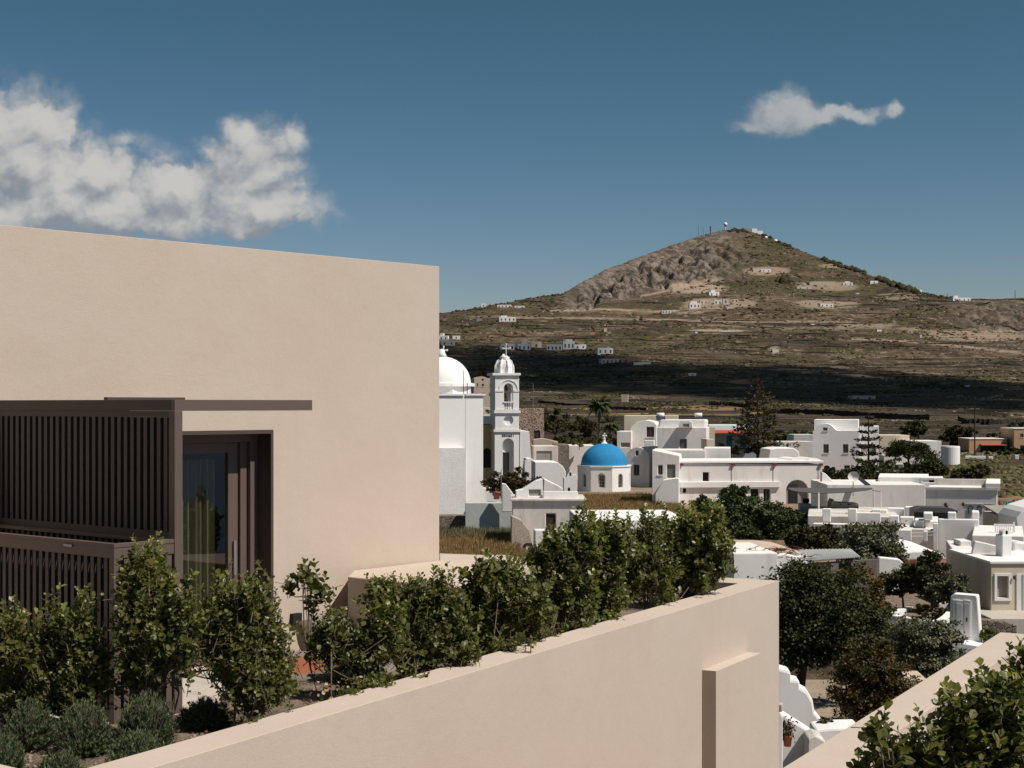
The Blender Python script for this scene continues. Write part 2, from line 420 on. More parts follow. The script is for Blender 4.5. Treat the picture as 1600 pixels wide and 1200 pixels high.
class Fac:
    """a vertical plane: origin O at height 0, direction u (right), v (away)"""
    def __init__(s, px0, px1, Y, deg=0.0, O=None):
        s.u = Vector((math.cos(R(deg)), math.sin(R(deg)), 0)); s.v = Vector((-s.u.y, s.u.x, 0))
        s.O = O if O is not None else Vector(((px0-800)/F*Y, Y, 0))
        s.W = s.a(px1) if px1 is not None else 0
    def a(s, px):
        k = (px-800)/F
        return (k*s.O.y - s.O.x)/(s.u.x - k*s.u.y)
    def z(s, px, py):
        a = s.a(px); Y = s.O.y + s.u.y*a
        return (HY-py)/F*Y
    def az(s, px, py): return (s.a(px), s.z(px, py))
    def pt(s, a, z, b=0.0): p = s.O + s.u*a + s.v*b; return Vector((p.x, p.y, z))
    def shift(s, b): 
        f = Fac(0, None, 1); f.u, f.v = s.u, s.v; f.O = s.O + s.v*b; f.W = s.W; return f

def arch(x0, y0, x1, y1, n=10):
    """opening outline with a round head, in photo pixels (y0 top, y1 bottom)"""
    r = (x1-x0)/2; cx = (x0+x1)/2; pts = [(x0, y1), (x1, y1)]
    for k in range(n+1):
        t = math.pi*k/n; pts.append((cx+r*math.cos(t), y0+r-r*math.sin(t)))
    return pts
def rect(x0, y0, x1, y1): return [(x0, y1), (x1, y1), (x1, y0), (x0, y0)]

def area2(p): return sum(p[i][0]*p[(i+1) % len(p)][1]-p[(i+1) % len(p)][0]*p[i][1] for i in range(len(p)))
def slab(fac, outline, b0, b1, holes=(), reveal=None, mb=None):
    """prism between depths b0 (front) and b1; outline and holes as (a, z) lists; holes cut through or to 'reveal'"""
    mb = mb or MB()
    if area2(outline) < 0: outline = outline[::-1]
    hs = [h if area2(h) < 0 else h[::-1] for h in holes]
    loops = [outline]+hs; flat = [p for l in loops for p in l]
    tris = tessellate_polygon([[Vector((p[0], p[1], 0)) for p in l] for l in loops])
    base = len(mb.v)
    for p in flat: mb.v.append(tuple(fac.pt(p[0], p[1], b0)))
    def orient(t):
        a, b, c = (flat[i] for i in t)
        s_ = (b[0]-a[0])*(c[1]-a[1])-(c[0]-a[0])*(b[1]-a[1])
        return t if s_ > 0 else (t[0], t[2], t[1])
    for t in tris:
        t = orient(t); mb.f.append(tuple(base+i for i in t))
    n = len(outline)
    bb = len(mb.v)
    for p in outline: mb.v.append(tuple(fac.pt(p[0], p[1], b1)))
    for i in range(n): j = (i+1) % n; mb.f.append((base+j, base+i, bb+i, bb+j))
    through = reveal is None
    if through and hs:
        b2 = len(mb.v)
        for p in flat: mb.v.append(tuple(fac.pt(p[0], p[1], b1)))
        for t in tris:
            t = orient(t); mb.f.append(tuple(b2+i for i in reversed(t)))
        off = n
        for h in hs:
            m = len(h)
            for i in range(m): j = (i+1) % m; mb.f.append((base+off+j, base+off+i, b2+off+i, b2+off+j))
            off += m
    else:
        tri2 = tessellate_polygon([[Vector((p[0], p[1], 0)) for p in outline]])
        for t in tri2:
            t = orient(t); mb.f.append(tuple(bb+i for i in reversed(t)))
        off = n
        for h in hs:
            m = len(h); r0 = len(mb.v)
            for p in h: mb.v.append(tuple(fac.pt(p[0], p[1], b0+reveal)))
            for i in range(m): j = (i+1) % m; mb.f.append((base+off+j, base+off+i, r0+i, r0+j))
            mb.f.append(tuple(r0+i for i in range(m)))
            off += m
    return mb

def winpart(fac, h, kind, parent, reveal):
    """window / door set in the opening h (photo px polygon)"""
    q = [fac.az(*p) for p in h]; a0 = min(p[0] for p in q); a1 = max(p[0] for p in q); z0 = min(p[1] for p in q); z1 = max(p[1] for p in q)
    hw, hh = a1-a0, z1-z0
    b = reveal
    if kind in ('win', 'shut', 'redwin'):
        fw = min(.09, hw*.14)
        mb = MB()
        for (x0, x1, y0, y1) in ((a0, a0+fw, z0, z1), (a1-fw, a1, z0, z1), (a0+fw, a1-fw, z0, z0+fw), (a0+fw, a1-fw, z1-fw, z1), (a0+hw/2-fw/2, a0+hw/2+fw/2, z0+fw, z1-fw)):
            mb.box(fac.O, fac.u, fac.v, y0, y1, x0, x1, b-.075, b-.005)
        f = mb.build('window', M['shutter'] if kind != 'redwin' else M['redtrim'], parent)
        m2 = MB(); m2.box(fac.O, fac.u, fac.v, z0+.01, z1-.01, a0+.01, a1-.01, b-.04, b-.004)
        m2.build('pane', M['pane'], f)
        m3 = MB(); m3.box(fac.O, fac.u, fac.v, z0-.09, z0, a0-.1, a1+.1, -.07, .05)
        m3.build('sill', M['white'], f)
    elif kind in ('door', 'bluedoor', 'greydoor', 'wooddoor', 'hole', 'rec'):
        mt = {'door': M['wood'], 'bluedoor': M['bluepaint'], 'greydoor': M['shutter'], 'wooddoor': M['bark_d'], 'hole': M['dark'], 'rec': M['concrete']}[kind]
        nm = 'recess' if kind == 'rec' else 'door'
        if kind == 'hole': nm = 'opening'
        slab(fac, q, b-.05, b-.004).build(nm, mt, parent)

def house(name, label, cat, px0, px1, Y, deg, ytop, depth, mat, ybot=None, zb=None, outline=None, wins=(), parapet=0.0, reveal=.18,
          bevel=.06, group=None, roof=None, top=None, cornice=None, parent=None, part=None, drop=1.0):
    """a building given by its front as seen in the photograph, extruded to its real depth.
    wins: (x0,y0,x1,y1,kind[,arch])"""
    f = Fac(px0, px1, Y, deg)
    zb = zb if zb is not None else (f.z(px0, ybot) if ybot else -12.5)
    if parent is None:
        root = empty(name, label, cat, f.pt(f.W/2, zb, depth/2), group)
    else: root = parent
    if outline: q = [f.az(*p) for p in outline]; q = [(a, max(z, zb-.001)) for a, z in q]
    else:
        zt = f.z(px0, ytop); q = [(0, zb), (f.W, zb), (f.W, zt), (0, zt)]
    zt = max(p[1] for p in q)
    if parapet and not outline: q = [(a, z-parapet if z > zb+1e-3 else z) for a, z in q]
    hs = []; hp = []
    for wn in wins:
        h = arch(*wn[:4]) if len(wn) > 5 and wn[5] else rect(*wn[:4])
        hs.append([f.az(*p) for p in h]); hp.append((h, wn[4]))
    slab(f, q, 0, depth, hs, reveal).build(part or 'wall', mat, root, bevel)
    for h, k in hp: winpart(f, h, k, root, reveal)
    if parapet and not outline:
        t = .28; mb = MB(); z0, z1 = zt-parapet, zt
        for (a0, a1, b0, b1) in ((0, f.W, 0, t), (0, f.W, depth-t, depth), (0, t, t, depth-t), (f.W-t, f.W, t, depth-t)):
            mb.box(f.O, f.u, f.v, z0, z1, a0, a1, b0, b1)
        mb.build('parapet', top or mat, root)
    if cornice:
        mb = MB(); c = cornice
        mb.box(f.O, f.u, f.v, zt-.02, zt+c*.5, -.08, f.W+.08, -.10, depth+.08); mb.build('cornice', top or mat, root)
    return root, f

# ---- foliage
def frames(d, up):
    """d (n,3) unit directions, up (n,3) hint -> side, d, normal"""
    s_ = np.cross(d, up); l = np.linalg.norm(s_, axis=1, keepdims=True); s_ = s_/np.maximum(l, 1e-6)
    n_ = np.cross(s_, d); return s_, n_
def unit(a): return a/np.maximum(np.linalg.norm(a, axis=1, keepdims=True), 1e-6)
LEAF_V = np.array([[0, 0, 0], [-.30, .35, .06], [-.36, .68, .07], [0, 1, -.04], [.36, .68, .07], [.30, .35, .06], [0, .5, -.02]], dtype=float)
LEAF_F = np.array([[0, 6, 1], [1, 6, 2], [2, 6, 3], [3, 6, 4], [4, 6, 5], [5, 6, 0]])
QUAD_V = np.array([[0, 0, 0], [-.42, .5, .05], [0, 1, -.06], [.42, .5, .05]], dtype=float)
QUAD_F = np.array([[0, 3, 2], [0, 2, 1]])
NEED_V = np.array([[-.5, 0, 0], [.5, 0, 0], [0, 1, 0]], dtype=float)
NEED_F = np.array([[0, 1, 2]])
def leaves(name, pos, d, up, size, mat, parent=None, tmpl='leaf', tip=None, width=1.0):
    tv, tf = {'leaf': (LEAF_V, LEAF_F), 'quad': (QUAD_V, QUAD_F), 'needle': (NEED_V, NEED_F)}[tmpl]
    pos = np.asarray(pos); d = unit(np.asarray(d)); s_, n_ = frames(d, np.asarray(up)); size = np.asarray(size).reshape(-1, 1, 1)
    T = tv[None, :, :]
    V = (s_[:, None, :]*T[:, :, 0:1]*width + d[:, None, :]*T[:, :, 1:2] + n_[:, None, :]*T[:, :, 2:3])*size + pos[:, None, :]
    n, k = len(pos), len(tv)
    Fc = tf[None, :, :] + (np.arange(n)*k)[:, None, None]
    tip = np.zeros(n) if tip is None else np.asarray(tip)
    o = fast(name, V.reshape(-1, 3), Fc.reshape(-1, 3), mat, parent, False, {'tip': np.repeat(tip, k)})
    return tag(o, kind='stuff')

def shrub(name, label, base, lobes, nshoot, leaf=.05, mat='leaf', seed=0, group=None, cat='shrub', tipk=.6, up=.7, stems=4, per=(9, 15), slen=(.13, .26), hollow=.35):
    """a broad-leaved bush: stems, twigs and alternate leaves. lobes: (x,y,z,rx,ry,rz)"""
    rg = np.random.default_rng(seed+100); root = empty(name, label, cat, base, group); B = np.array(base)
    wts = np.array([l[3]*l[4]*l[5] for l in lobes])**.8; wts /= wts.sum()
    li = rg.choice(len(lobes), nshoot, p=wts)
    L = np.array(lobes)[li]
    dirs = unit(rg.normal(size=(nshoot, 3))); rad = rg.uniform(hollow, 1.0, nshoot)**.6
    wob = 1 + .30*np.sin(dirs[:, 0]*5+seed)*np.cos(dirs[:, 2]*4+seed*2)
    spr = rg.uniform(0, 1, nshoot) < .13; dirs[spr, 2] = np.abs(dirs[spr, 2])+.8; dirs = unit(dirs); rad = np.where(spr, rg.uniform(1.1, 1.4, nshoot), rad)
    tips = L[:, :3] + dirs*L[:, 3:6]*(rad*wob)[:, None]
    sd = unit(dirs*.8 + np.array([0, 0, up]) + rg.normal(size=(nshoot, 3))*.35)
    ln = rg.uniform(slen[0], slen[1], nshoot)
    st = tips - sd*ln[:, None]
    pos = []; dd = []; uu = []; sz = []; tp = []
    for i in range(nshoot):
        k = rg.integers(*per); t = (np.arange(k)+rg.uniform(0, 1))/k
        a = np.arange(k)*2.4 + rg.uniform(0, 6.28)
        x = np.cross(sd[i], [.3, .2, .9]); x /= np.linalg.norm(x); y = np.cross(sd[i], x)
        rd = np.cos(a)[:, None]*x + np.sin(a)[:, None]*y
        open_ = (1.15 - .65*t)[:, None]
        pos.append(st[i] + sd[i]*ln[i]*t[:, None]); dd.append(rd*open_ + sd[i]*.55)
        uu.append(sd[i]*1.0 + rg.normal(size=(k, 3))*.25); sz.append(leaf*rg.uniform(.55, 1.2, k)*(1-.35*(t > .9))*rg.uniform(.8, 1.15))
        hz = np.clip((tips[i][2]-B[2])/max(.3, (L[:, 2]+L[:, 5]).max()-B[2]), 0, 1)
        tp.append(np.clip((t-.45)*1.5, 0, 1)*tipk*max(hz**2, .75*max(0, dirs[i, 2]*.7+dirs[i, 0]*.5)*rad[i])*rg.uniform(.4, 1.3) + rg.uniform(0, .25))  # lighter new-growth colour, weighted to the upper sunward side as painted light
    leaves('leaves', np.vstack(pos), np.vstack(dd), np.vstack(uu), np.concatenate(sz), M[mat], root, 'leaf', np.concatenate(tp))
    mb = MB()
    for s_i in range(stems):
        l = lobes[s_i % len(lobes)]
        e = Vector(l[:3]) + Vector(rg.normal(size=3)*np.array(l[3:6])*.25) + Vector((0, 0, l[5]*.4))
        b = Vector(base) + Vector((rg.normal()*.05, rg.normal()*.05, 0)); mid = b.lerp(e, .5) + Vector((rg.normal()*.06, rg.normal()*.06, 0))
        pts = [b, b.lerp(mid, .5)+Vector((rg.normal()*.02, rg.normal()*.02, 0)), mid, mid.lerp(e, .55)+Vector((rg.normal()*.03, 0, 0)), e]
        mb.tube(pts, .010, .003, 5)
        sel = rg.choice(nshoot, min(nshoot, max(5, nshoot//(stems*5))), replace=False)
        for j in sel:
            q = pts[rg.integers(1, 4)]; stp = Vector(st[j]); tpv = Vector(tips[j])
            if (stp-q).length < .9: mb.tube([q, q.lerp(stp, .5)+Vector((0, 0, -.02)), stp, tpv], .0055, .002, 4, False)
    for j in range(nshoot): mb.tube([Vector(st[j])-Vector(sd[j])*.05, Vector(tips[j])], .003, .0015, 3, False)
    tag(mb.build('branches', M['bark'], root), kind='stuff')
    return root
def lobe(px, py, rx, ry, Y, k=1.0, g=1.0):
    rx *= g; ry *= g
    p = P3(px, py, Y); return (p.x, p.y, p.z, rx/F*Y, rx/F*Y*k, ry/F*Y)

def tree(name, label, base, lobes, n, leaf, mat, bark='bark_d', seed=0, group=None, cat='tree', trunk=.12, tmpl='quad', clump=.22, tipk=.5, nclump=None, limbs=9, flat=.0, fill=.45):
    """a tree or large bush: clumped crown of leaf-sized faces on limbs"""
    rg = np.random.default_rng(seed+500); root = empty(name, label, cat, base, group)
    L = np.array(lobes); wts = (L[:, 3]*L[:, 4]*L[:, 5])**.75; wts /= wts.sum()
    nc = nclump or max(12, n//90); li = rg.choice(len(L), nc, p=wts); l = L[li]
    d = unit(rg.normal(size=(nc, 3))); r = rg.uniform(fill, 1.0, nc)**.5*(1+.18*rg.normal(size=nc))
    cc = l[:, :3] + d*l[:, 3:6]*r[:, None]
    ci = rg.integers(0, nc, n); csz = (l[ci][:, 3:6].min(axis=1)*clump*rg.uniform(.6, 1.4, nc)[ci])
    g = rg.normal(size=(n, 3))*np.array([1, 1, .6]); pos = cc[ci] + g*csz[:, None]*.6
    dd = unit(g*.6 + d[ci]*.4 + rg.normal(size=(n, 3))*.5 + np.array([0, 0, -.15+.0]))
    up = unit(d[ci]*.6 + rg.normal(size=(n, 3))*.6 + np.array([0, 0, .7+flat]))
    tip = np.clip(rg.uniform(0, 1, nc)[ci]*tipk + rg.normal(size=n)*.1, 0, 1)
    leaves('crown', pos, dd, up, leaf*rg.uniform(.6, 1.3, n), M[mat], root, tmpl, tip)
    mb = MB(); b = Vector(base); c0 = Vector(L[0][:3])
    fork = b.lerp(c0, .5)
    mb.tube([b - Vector((0, 0, .3)), b.lerp(fork, .5)+Vector((trunk*.3, 0, 0)), fork], trunk, trunk*.7, 7)
    for k in range(min(limbs, nc)):
        e = Vector(cc[k]); m_ = fork.lerp(e, .5)+Vector((rg.normal()*trunk, rg.normal()*trunk, trunk)); mb.tube([fork, m_, e], trunk*.5, trunk*.12, 5, False)
    mb.build('trunk', M[bark], root)
    return root
# ------------------------------------------------------------------ terrain: one sheet from under the terrace to behind the mountain
SKY = [(-1600, 560), (-200, 540), (500, 512), (600, 500), (686, 489), (740, 482), (800, 471), (840, 463), (880, 458), (900, 446), (950, 418), (1000, 401), (1050, 382), (1080, 372), (1100, 365), (1125, 359), (1150, 357),
       (1175, 361), (1200, 368), (1215, 376), (1260, 395), (1300, 409), (1350, 426), (1400, 445), (1440, 457), (1480, 465), (1520, 466), (1600, 463), (1750, 470), (2000, 500), (3400, 560)]
YB = [1, 60, 120, 200, 300, 400, 600, 800, 1000, 1300, 1600, 2000]
ZB = [-12.4, -11.6, -11.1, -11, -11, -11, -9.6, -5.5, 2, 20, 44, 88]
def hash2(ix, iy, s):
    h = (ix.astype(np.int64)*374761393 + iy.astype(np.int64)*668265263 + s*982451653) & 0x7fffffff
    h = (h ^ (h >> 13))*1274126177 & 0x7fffffff
    return ((h ^ (h >> 16)) & 0xffff)/65535.0
def vnoise(x, y, s=0):
    ix = np.floor(x); iy = np.floor(y); fx = x-ix; fy = y-iy; fx = fx*fx*(3-2*fx); fy = fy*fy*(3-2*fy)
    a = hash2(ix, iy, s); b = hash2(ix+1, iy, s); c = hash2(ix, iy+1, s); d = hash2(ix+1, iy+1, s)
    return (a*(1-fx)+b*fx)*(1-fy) + (c*(1-fx)+d*fx)*fy
def fbm(x, y, o=5, s=0, g=.5):
    t = 0; a = 1; n = 0
    for k in range(o): t = t + a*vnoise(x*2**k+13.7*k, y*2**k+7.1*k, s+k); n += a; a *= g
    return t/n
def skyat(px): return np.interp(px, [p[0] for p in SKY], [p[1] for p in SKY])
def yridge(px): return 2350 + np.clip(478-skyat(px), 0, 999)/121*1000
ROCK = [(860, 470, 30), (930, 440, 60), (1000, 420, 55), (1060, 400, 50), (1110, 400, 45)]
def ground_z(px, Y, fine=True):
    px = np.asarray(px, float); Y = np.asarray(Y, float)
    sk = skyat(px); yr = yridge(px); X = (px-800)/F*Y
    zb = np.interp(Y, YB, ZB)
    py20 = HY-88*F/2000
    t = np.clip((Y-2000)/(yr-2000), 0, 1)
    # front shoulder, then the steeper upper cone
    g = np.where(t < .45, t*.62/.45*.75, .465+(t-.45)/.55*.535)
    hgt = np.clip((480-sk)/120, 0, 1); g = g*hgt + t*(1-hgt)
    z2 = (HY-(py20+(sk-py20)*g))/F*Y
    z = np.where(Y > 2000, z2, zb)
    zr = (HY-sk)/F*yr
    z = np.where(Y > yr, zr-(Y-yr)*.22 - ((Y-yr)/900)**2*20, z)
    z = np.where(Y > 4800, np.minimum(z, -30), z)
    amp = np.interp(Y, [0, 250, 500, 900, 1600, 2400, 3400, 6000], [.0, .3, 1.2, 3.0, 6, 9, 13, 13])
    fade = np.clip(np.abs(Y-yr)/160, .18, 1)
    z = z + (fbm(X/170, Y/230, 6, 3)-.5)*amp*2.2*fade
    if fine:
        # cultivation terraces
        hs = np.interp(Y, [400, 900, 2000, 3400], [1.2, 2.2, 3.4, 4.5])
        ter = np.clip((Y-450)/250, 0, 1)*np.clip((fbm(X/420, Y/420, 3, 9)-.32)*5, 0, 1)*np.where(Y > yr-100, 0, 1)
        q = z/hs + fbm(X/240, Y/240, 3, 21)*3
        fr = q-np.floor(q); st = np.clip((fr-.80)/.2, 0, 1); z = z + (st - fr)*hs*ter*.8
        rk = rockmask(px, Y)
        z = z - (1-np.abs(fbm(X/34, Y/120, 5, 31)-.5)*2)**3*22*rk*fade + (fbm(X/22, Y/40, 4, 35)-.5)*14*rk*fade + (fbm(X/8, Y/22, 3, 37)-.5)*15*rk*fade + np.abs(fbm(X/90, Y/110, 4, 41)-.5)*40*rk*fade
    return z
def rockmask(px, Y):
    px = np.asarray(px, float); sk = skyat(px); yr = yridge(px)
    t = (np.asarray(Y, float)-2000)/(yr-2000)
    m = np.clip((px-870)/40, 0, 1)*np.clip((1190-px)/90, 0, 1)*np.clip((t-.46)/.07, 0, 1)*np.clip((1.02-t)/.04, 0, 1)
    m2 = np.clip((px-1470)/60, 0, 1)*np.clip((t-.1)/.2, 0, 1)*.6
    return np.maximum(m, m2)
cols = np.concatenate([np.linspace(-1500, 640, 60), np.arange(652, 1650, 2.2), np.linspace(1655, 3300, 50)])
rows = np.concatenate([np.linspace(2, 90, 22), np.geomspace(94, 420, 60), np.geomspace(424, 3560, 760), np.geomspace(3600, 12000, 20)])
PX, YY = np.meshgrid(cols, rows)
ZZ = ground_z(PX, YY)
XX = (PX-800)/F*YY
nr, ncl = PX.shape
idx = np.arange(nr*ncl).reshape(nr, ncl)
quads = np.stack([idx[:-1, :-1], idx[:-1, 1:], idx[1:, 1:], idx[1:, :-1]], -1).reshape(-1, 4)
PYV = HY - ZZ/YY*F
dirt = np.zeros_like(PX)
def blob(px, py, rx, ry, k=1.0):
    global dirt
    d = ((PX-px)/rx)**2 + ((PYV-py)/ry)**2
    n = fbm(XX/60, YY/60, 3, 77)
    dirt = np.maximum(dirt, np.clip((1.25 - d - n*.9)*3, 0, 1)*k*(YY > 500))
for b in [(1085, 450, 70, 11, .9), (1110, 476, 60, 12, .75), (1150, 474, 40, 9, .6), (1195, 424, 45, 8, .7), (1290, 447, 60, 9, .6), (1290, 476, 60, 9, .65), (1400, 463, 40, 6, .6), (1310, 415, 40, 5, .6),
          (1540, 525, 110, 14, .6), (1210, 545, 10, 8, .7), (800, 496, 90, 3, .4), (1120, 517, 50, 3, .9), (1355, 508, 60, 4, .7)]: blob(*b)
def track(pts, wd=1.6, k=.8):
    """a dirt road following picture rows"""
    global dirt
    xs = [p[0] for p in pts]; ys = [p[1] for p in pts]
    m = np.clip(1.4-np.abs(PYV-np.interp(PX, xs, ys))/wd, 0, 1)*((PX >= xs[0]) & (PX <= xs[-1]))*(YY > 500)
    dirt = np.maximum(dirt, m*k)
track([(860, 486), (940, 483), (1030, 487), (1100, 489)], 1.6, .9)
track([(800, 497), (900, 497), (1060, 500), (1200, 503), (1330, 502)], 1.3, .75)
track([(1060, 507), (1250, 512), (1400, 513), (1500, 519)], 1.2, .5)
track([(1330, 529), (1440, 535), (1540, 545), (1640, 556)], 1.8, .8)
track([(1150, 572), (1280, 580), (1360, 588), (1440, 600), (1500, 612)], 2.2, .75)
track([(690, 478), (760, 476)], 1, .4)
track([(1000, 463), (1040, 455), (1080, 440), (1130, 437)], 1.6, .8)
yard = np.clip((YY-120)/15, 0, 1)*np.clip((262-YY)/30, 0, 1)*np.clip((PX-880)/30, 0, 1)*np.clip((1440-PX)/60, 0, 1)  # village ground paled, added to bounce light up onto the house fronts
yard = np.maximum(yard, np.clip((YY-78)/8, 0, 1)*np.clip((130-YY)/15, 0, 1)*np.clip((PX-820)/30, 0, 1)*np.clip((1700-PX)/60, 0, 1))
dirt = np.maximum(dirt, yard*.75)
dry = np.clip(1.6-((PX-990)/110)**2-((PYV-787)/14)**2*1.2, 0, 1)*(YY < 190)*(YY > 120)
dry = np.maximum(dry, np.clip(1.5-((PX-745)/70)**2-((PYV-848)/22)**2, 0, 1)*(YY < 160))
dry = np.maximum(dry, np.clip(1.4-((PX-1590)/50)**2-((PYV-779)/6)**2, 0, 1))
dry = np.maximum(dry, np.clip(1.4-((PX-1060)/220)**2-((PYV-642)/7)**2, 0, 1)*.8)
gobj = fast('ground', np.stack([XX, YY, ZZ], -1).reshape(-1, 3), quads, M['ground'], None, True,
     {'rock': rockmask(PX, YY).ravel(), 'dirt': dirt.ravel(), 'dry': dry.ravel()})
tag(gobj, kind='structure')
gb = MB(); gb.poly([(-30000, -20000, -34), (30000, -20000, -34), (30000, 32000, -34), (-30000, 32000, -34)])
def seamat():
    m, t, p, o = mat_base('sea_water'); p.inputs['Base Color'].default_value = (.02, .05, .08, 1); p.inputs['Roughness'].default_value = .25
    return m
tag(gb.build('sea', seamat()), kind='structure')

GY = np.geomspace(60, 3500, 3000)
def hit(px, py):
    """first ground point seen at a picture position"""
    z = ground_z(np.full_like(GY, px), GY, False)
    rowy = HY - z/GY*F
    below = np.where(rowy <= py)[0]
    Y = GY[below[0]] if len(below) else yridge(px)
    return Y, float(ground_z(np.array([px]), np.array([Y]))[0])
def gz(X, Y): return float(ground_z(np.array([X/Y*F+800]), np.array([Y]))[0])

# ---- low scrub over the whole slope (nobody could count it)
ico_v = np.array([(0, 0, 1), (.894, 0, .447), (.276, .851, .447), (-.724, .526, .447), (-.724, -.526, .447), (.276, -.851, .447),
                  (.9, .3, -.2), (-.05, .95, -.2), (-.9, .1, -.2), (-.3, -.9, -.2), (.6, -.75, -.2)])
ico_f = np.array([(0, 1, 2), (0, 2, 3), (0, 3, 4), (0, 4, 5), (0, 5, 1), (1, 6, 2), (2, 7, 3), (3, 8, 4), (4, 9, 5), (5, 10, 1), (2, 6, 7), (3, 7, 8), (4, 8, 9), (5, 9, 10), (1, 10, 6)])
def scatter_blobs(name, px, Y, size, mat, flat=.7, lab=None):
    X = (px-800)/F*Y; Z = ground_z(px, Y); n = len(px)
    j = 1+rng.normal(size=(n, len(ico_v), 3))*.16
    V = ico_v[None]*j*np.stack([size*rng.uniform(.8, 1.5, n), size*rng.uniform(.8, 1.3, n), size*flat*rng.uniform(.7, 1.3, n)], -1)[:, None, :]
    V = V + np.stack([X, Y, Z], -1)[:, None, :]
    Fc = ico_f[None]+(np.arange(n)*len(ico_v))[:, None, None]
    return tag(fast(name, V.reshape(-1, 3), Fc.reshape(-1, 3), mat, None, False), kind='stuff')
def bushmat(name, a, b):
    m, t, p, o = mat_base(name); g = t.add('ShaderNodeNewGeometry')
    col = t.mix(g.outputs['Random Per Island'], a, b); n = t.noise(wcoord(t), 1.2, 3, .7)
    k = t.m('ADD', .6, t.m('MULTIPLY', n, .8)); col = t.mix(1.0, col, t.comb(k, k, k), 'MULTIPLY')
    t.put(p.inputs['Base Color'], col); p.inputs['Roughness'].default_value = .9; p.inputs['Specular IOR Level'].default_value = .05
    return m
M['bushes'] = bushmat('scrub_bush', (.022, .022, .012), (.075, .066, .032))
N = 60000
px = rng.uniform(655, 1645, N); Y = np.exp(rng.uniform(np.log(330), np.log(3350), N))
Xs = (px-800)/F*Y
dens = fbm(Xs/60, Y/90, 4, 55)*.6 + fbm(Xs/14, Y/14, 2, 65)*.5
keep = (dens > .56) & (Y < yridge(px)+30) & (rockmask(px, Y) < .3)
px, Y = px[keep], Y[keep]; px, Y = px[:26000], Y[:26000]
scatter_blobs('scrub', px, Y, np.interp(Y, [330, 800, 2000, 3400], [.45, .9, 1.5, 2.4])*rng.uniform(.5, 1.5, len(px)), M['bushes'])
N = 30000; px = rng.uniform(655, 1645, N); Y = np.exp(rng.uniform(np.log(330), np.log(3300), N)); Xs = (px-800)/F*Y
k = (fbm(Xs/70, Y/60, 4, 88)+np.clip((px-1250)/2500, 0, .1)+rockmask(px, Y)*.12 > .60) & (Y < yridge(px)); px, Y = px[k][:9000], Y[k][:9000]
scatter_blobs('field_stones', px, Y, np.interp(Y, [330, 800, 2000, 3400], [.22, .5, 1.0, 1.8])*rng.uniform(.5, 1.5, len(px)), bushmat('field_stone', (.10, .085, .07), (.36, .29, .23)), .6)
# vineyard stubble and low plants close behind the village
N = 9000; px = rng.uniform(1230, 1640, N); Y = np.exp(rng.uniform(np.log(165), np.log(420), N)); k = fbm((px-800)/F*Y/8, Y/8, 3, 5) > .44
k &= ~((px < 1480) & (Y < 300))
scatter_blobs('vineyard_scrub', px[k], Y[k], rng.uniform(.18, .5, k.sum()), bushmat('vineyard_bush', (.05, .05, .022), (.13, .12, .055)), .8)

# dry stone terrace walls, following the contour: one mass of them
def walls(name, specs, mat, kind=None):
    mb = MB()
    for (px0, Y0, length, h, th) in specs:
        n = max(3, int(length/9)); X0 = (px0-800)/F*Y0; lat = rng.normal()*.03; x = X0; y = Y0; prev = None
        z0 = ground_z(np.array([px0]), np.array([Y0]))[0]
        for i in range(n+1):
            x = X0 + length*i/n; y = Y0 + lat*length*i/n + 6*math.sin(i*.7+px0)*min(1, length/150)
            z = gz(x, y)
            cur = [(x, y-th/2, z-1), (x, y+th/2, z-1), (x, y+th/2, z+h*(.85+.3*random.random())), (x, y-th/2, z+h)]
            if prev:
                mb.poly([prev[0], cur[0], cur[3], prev[3]]); mb.poly([prev[3], cur[3], cur[2], prev[2]]); mb.poly([prev[2], cur[2], cur[1], prev[1]])
            prev = cur
    return tag(mb.build(name, mat), kind=kind)
sp = []
for i in range(300):
    Y0 = float(np.exp(random.uniform(math.log(430), math.log(2500)))); px0 = random.uniform(620, 1600)
    sp.append((px0, Y0, random.uniform(25, 110)*Y0/900, random.uniform(.5, 1.3)*(.7+Y0/2600), .8))
def longwall(label, pts, h):
    mb = MB(); prev = None; n = 60
    xs = np.linspace(pts[0][0], pts[-1][0], n); ys = np.interp(xs, [p[0] for p in pts], [p[1] for p in pts])
    for i in range(n):
        Y, z = hit(xs[i], ys[i]); X = (xs[i]-800)/F*Y; hh = h*random.uniform(.85, 1.1)
        cur = [(X, Y-.5, z-1), (X, Y-.4, z+hh), (X, Y+.5, z+hh), (X, Y+.6, z-1)]
        if prev:
            for k in range(3): mb.poly([prev[k], cur[k], cur[k+1], prev[k+1]])
        prev = cur
    return tag(mb.build('field_wall', M['darkstone']), label, 'wall')
M['darkstone'] = simple('black_lava_stone', (.040, .034, .030), .95, 0, .1, .5, .6)
longwall('long black stone field wall running behind the two-storey house', [(1200, 646), (1290, 648), (1370, 654), (1452, 657)], 2.6)
longwall('black stone field wall crossing behind the utility pole', [(1497, 657), (1510, 663), (1560, 664), (1610, 662)], 2.4)
longwall('short black stone wall left of the araucaria top', [(1108, 633), (1140, 634), (1172, 638)], 2.2)
longwall('dark stone wall in the fields above the blue dome', [(830, 628), (880, 634), (960, 640), (1010, 642)], 1.8)
walls('terrace_walls', sp, simple('dark_terrace_stone', (.11, .09, .07), .95, 0, .1, .4, .8), 'stuff')
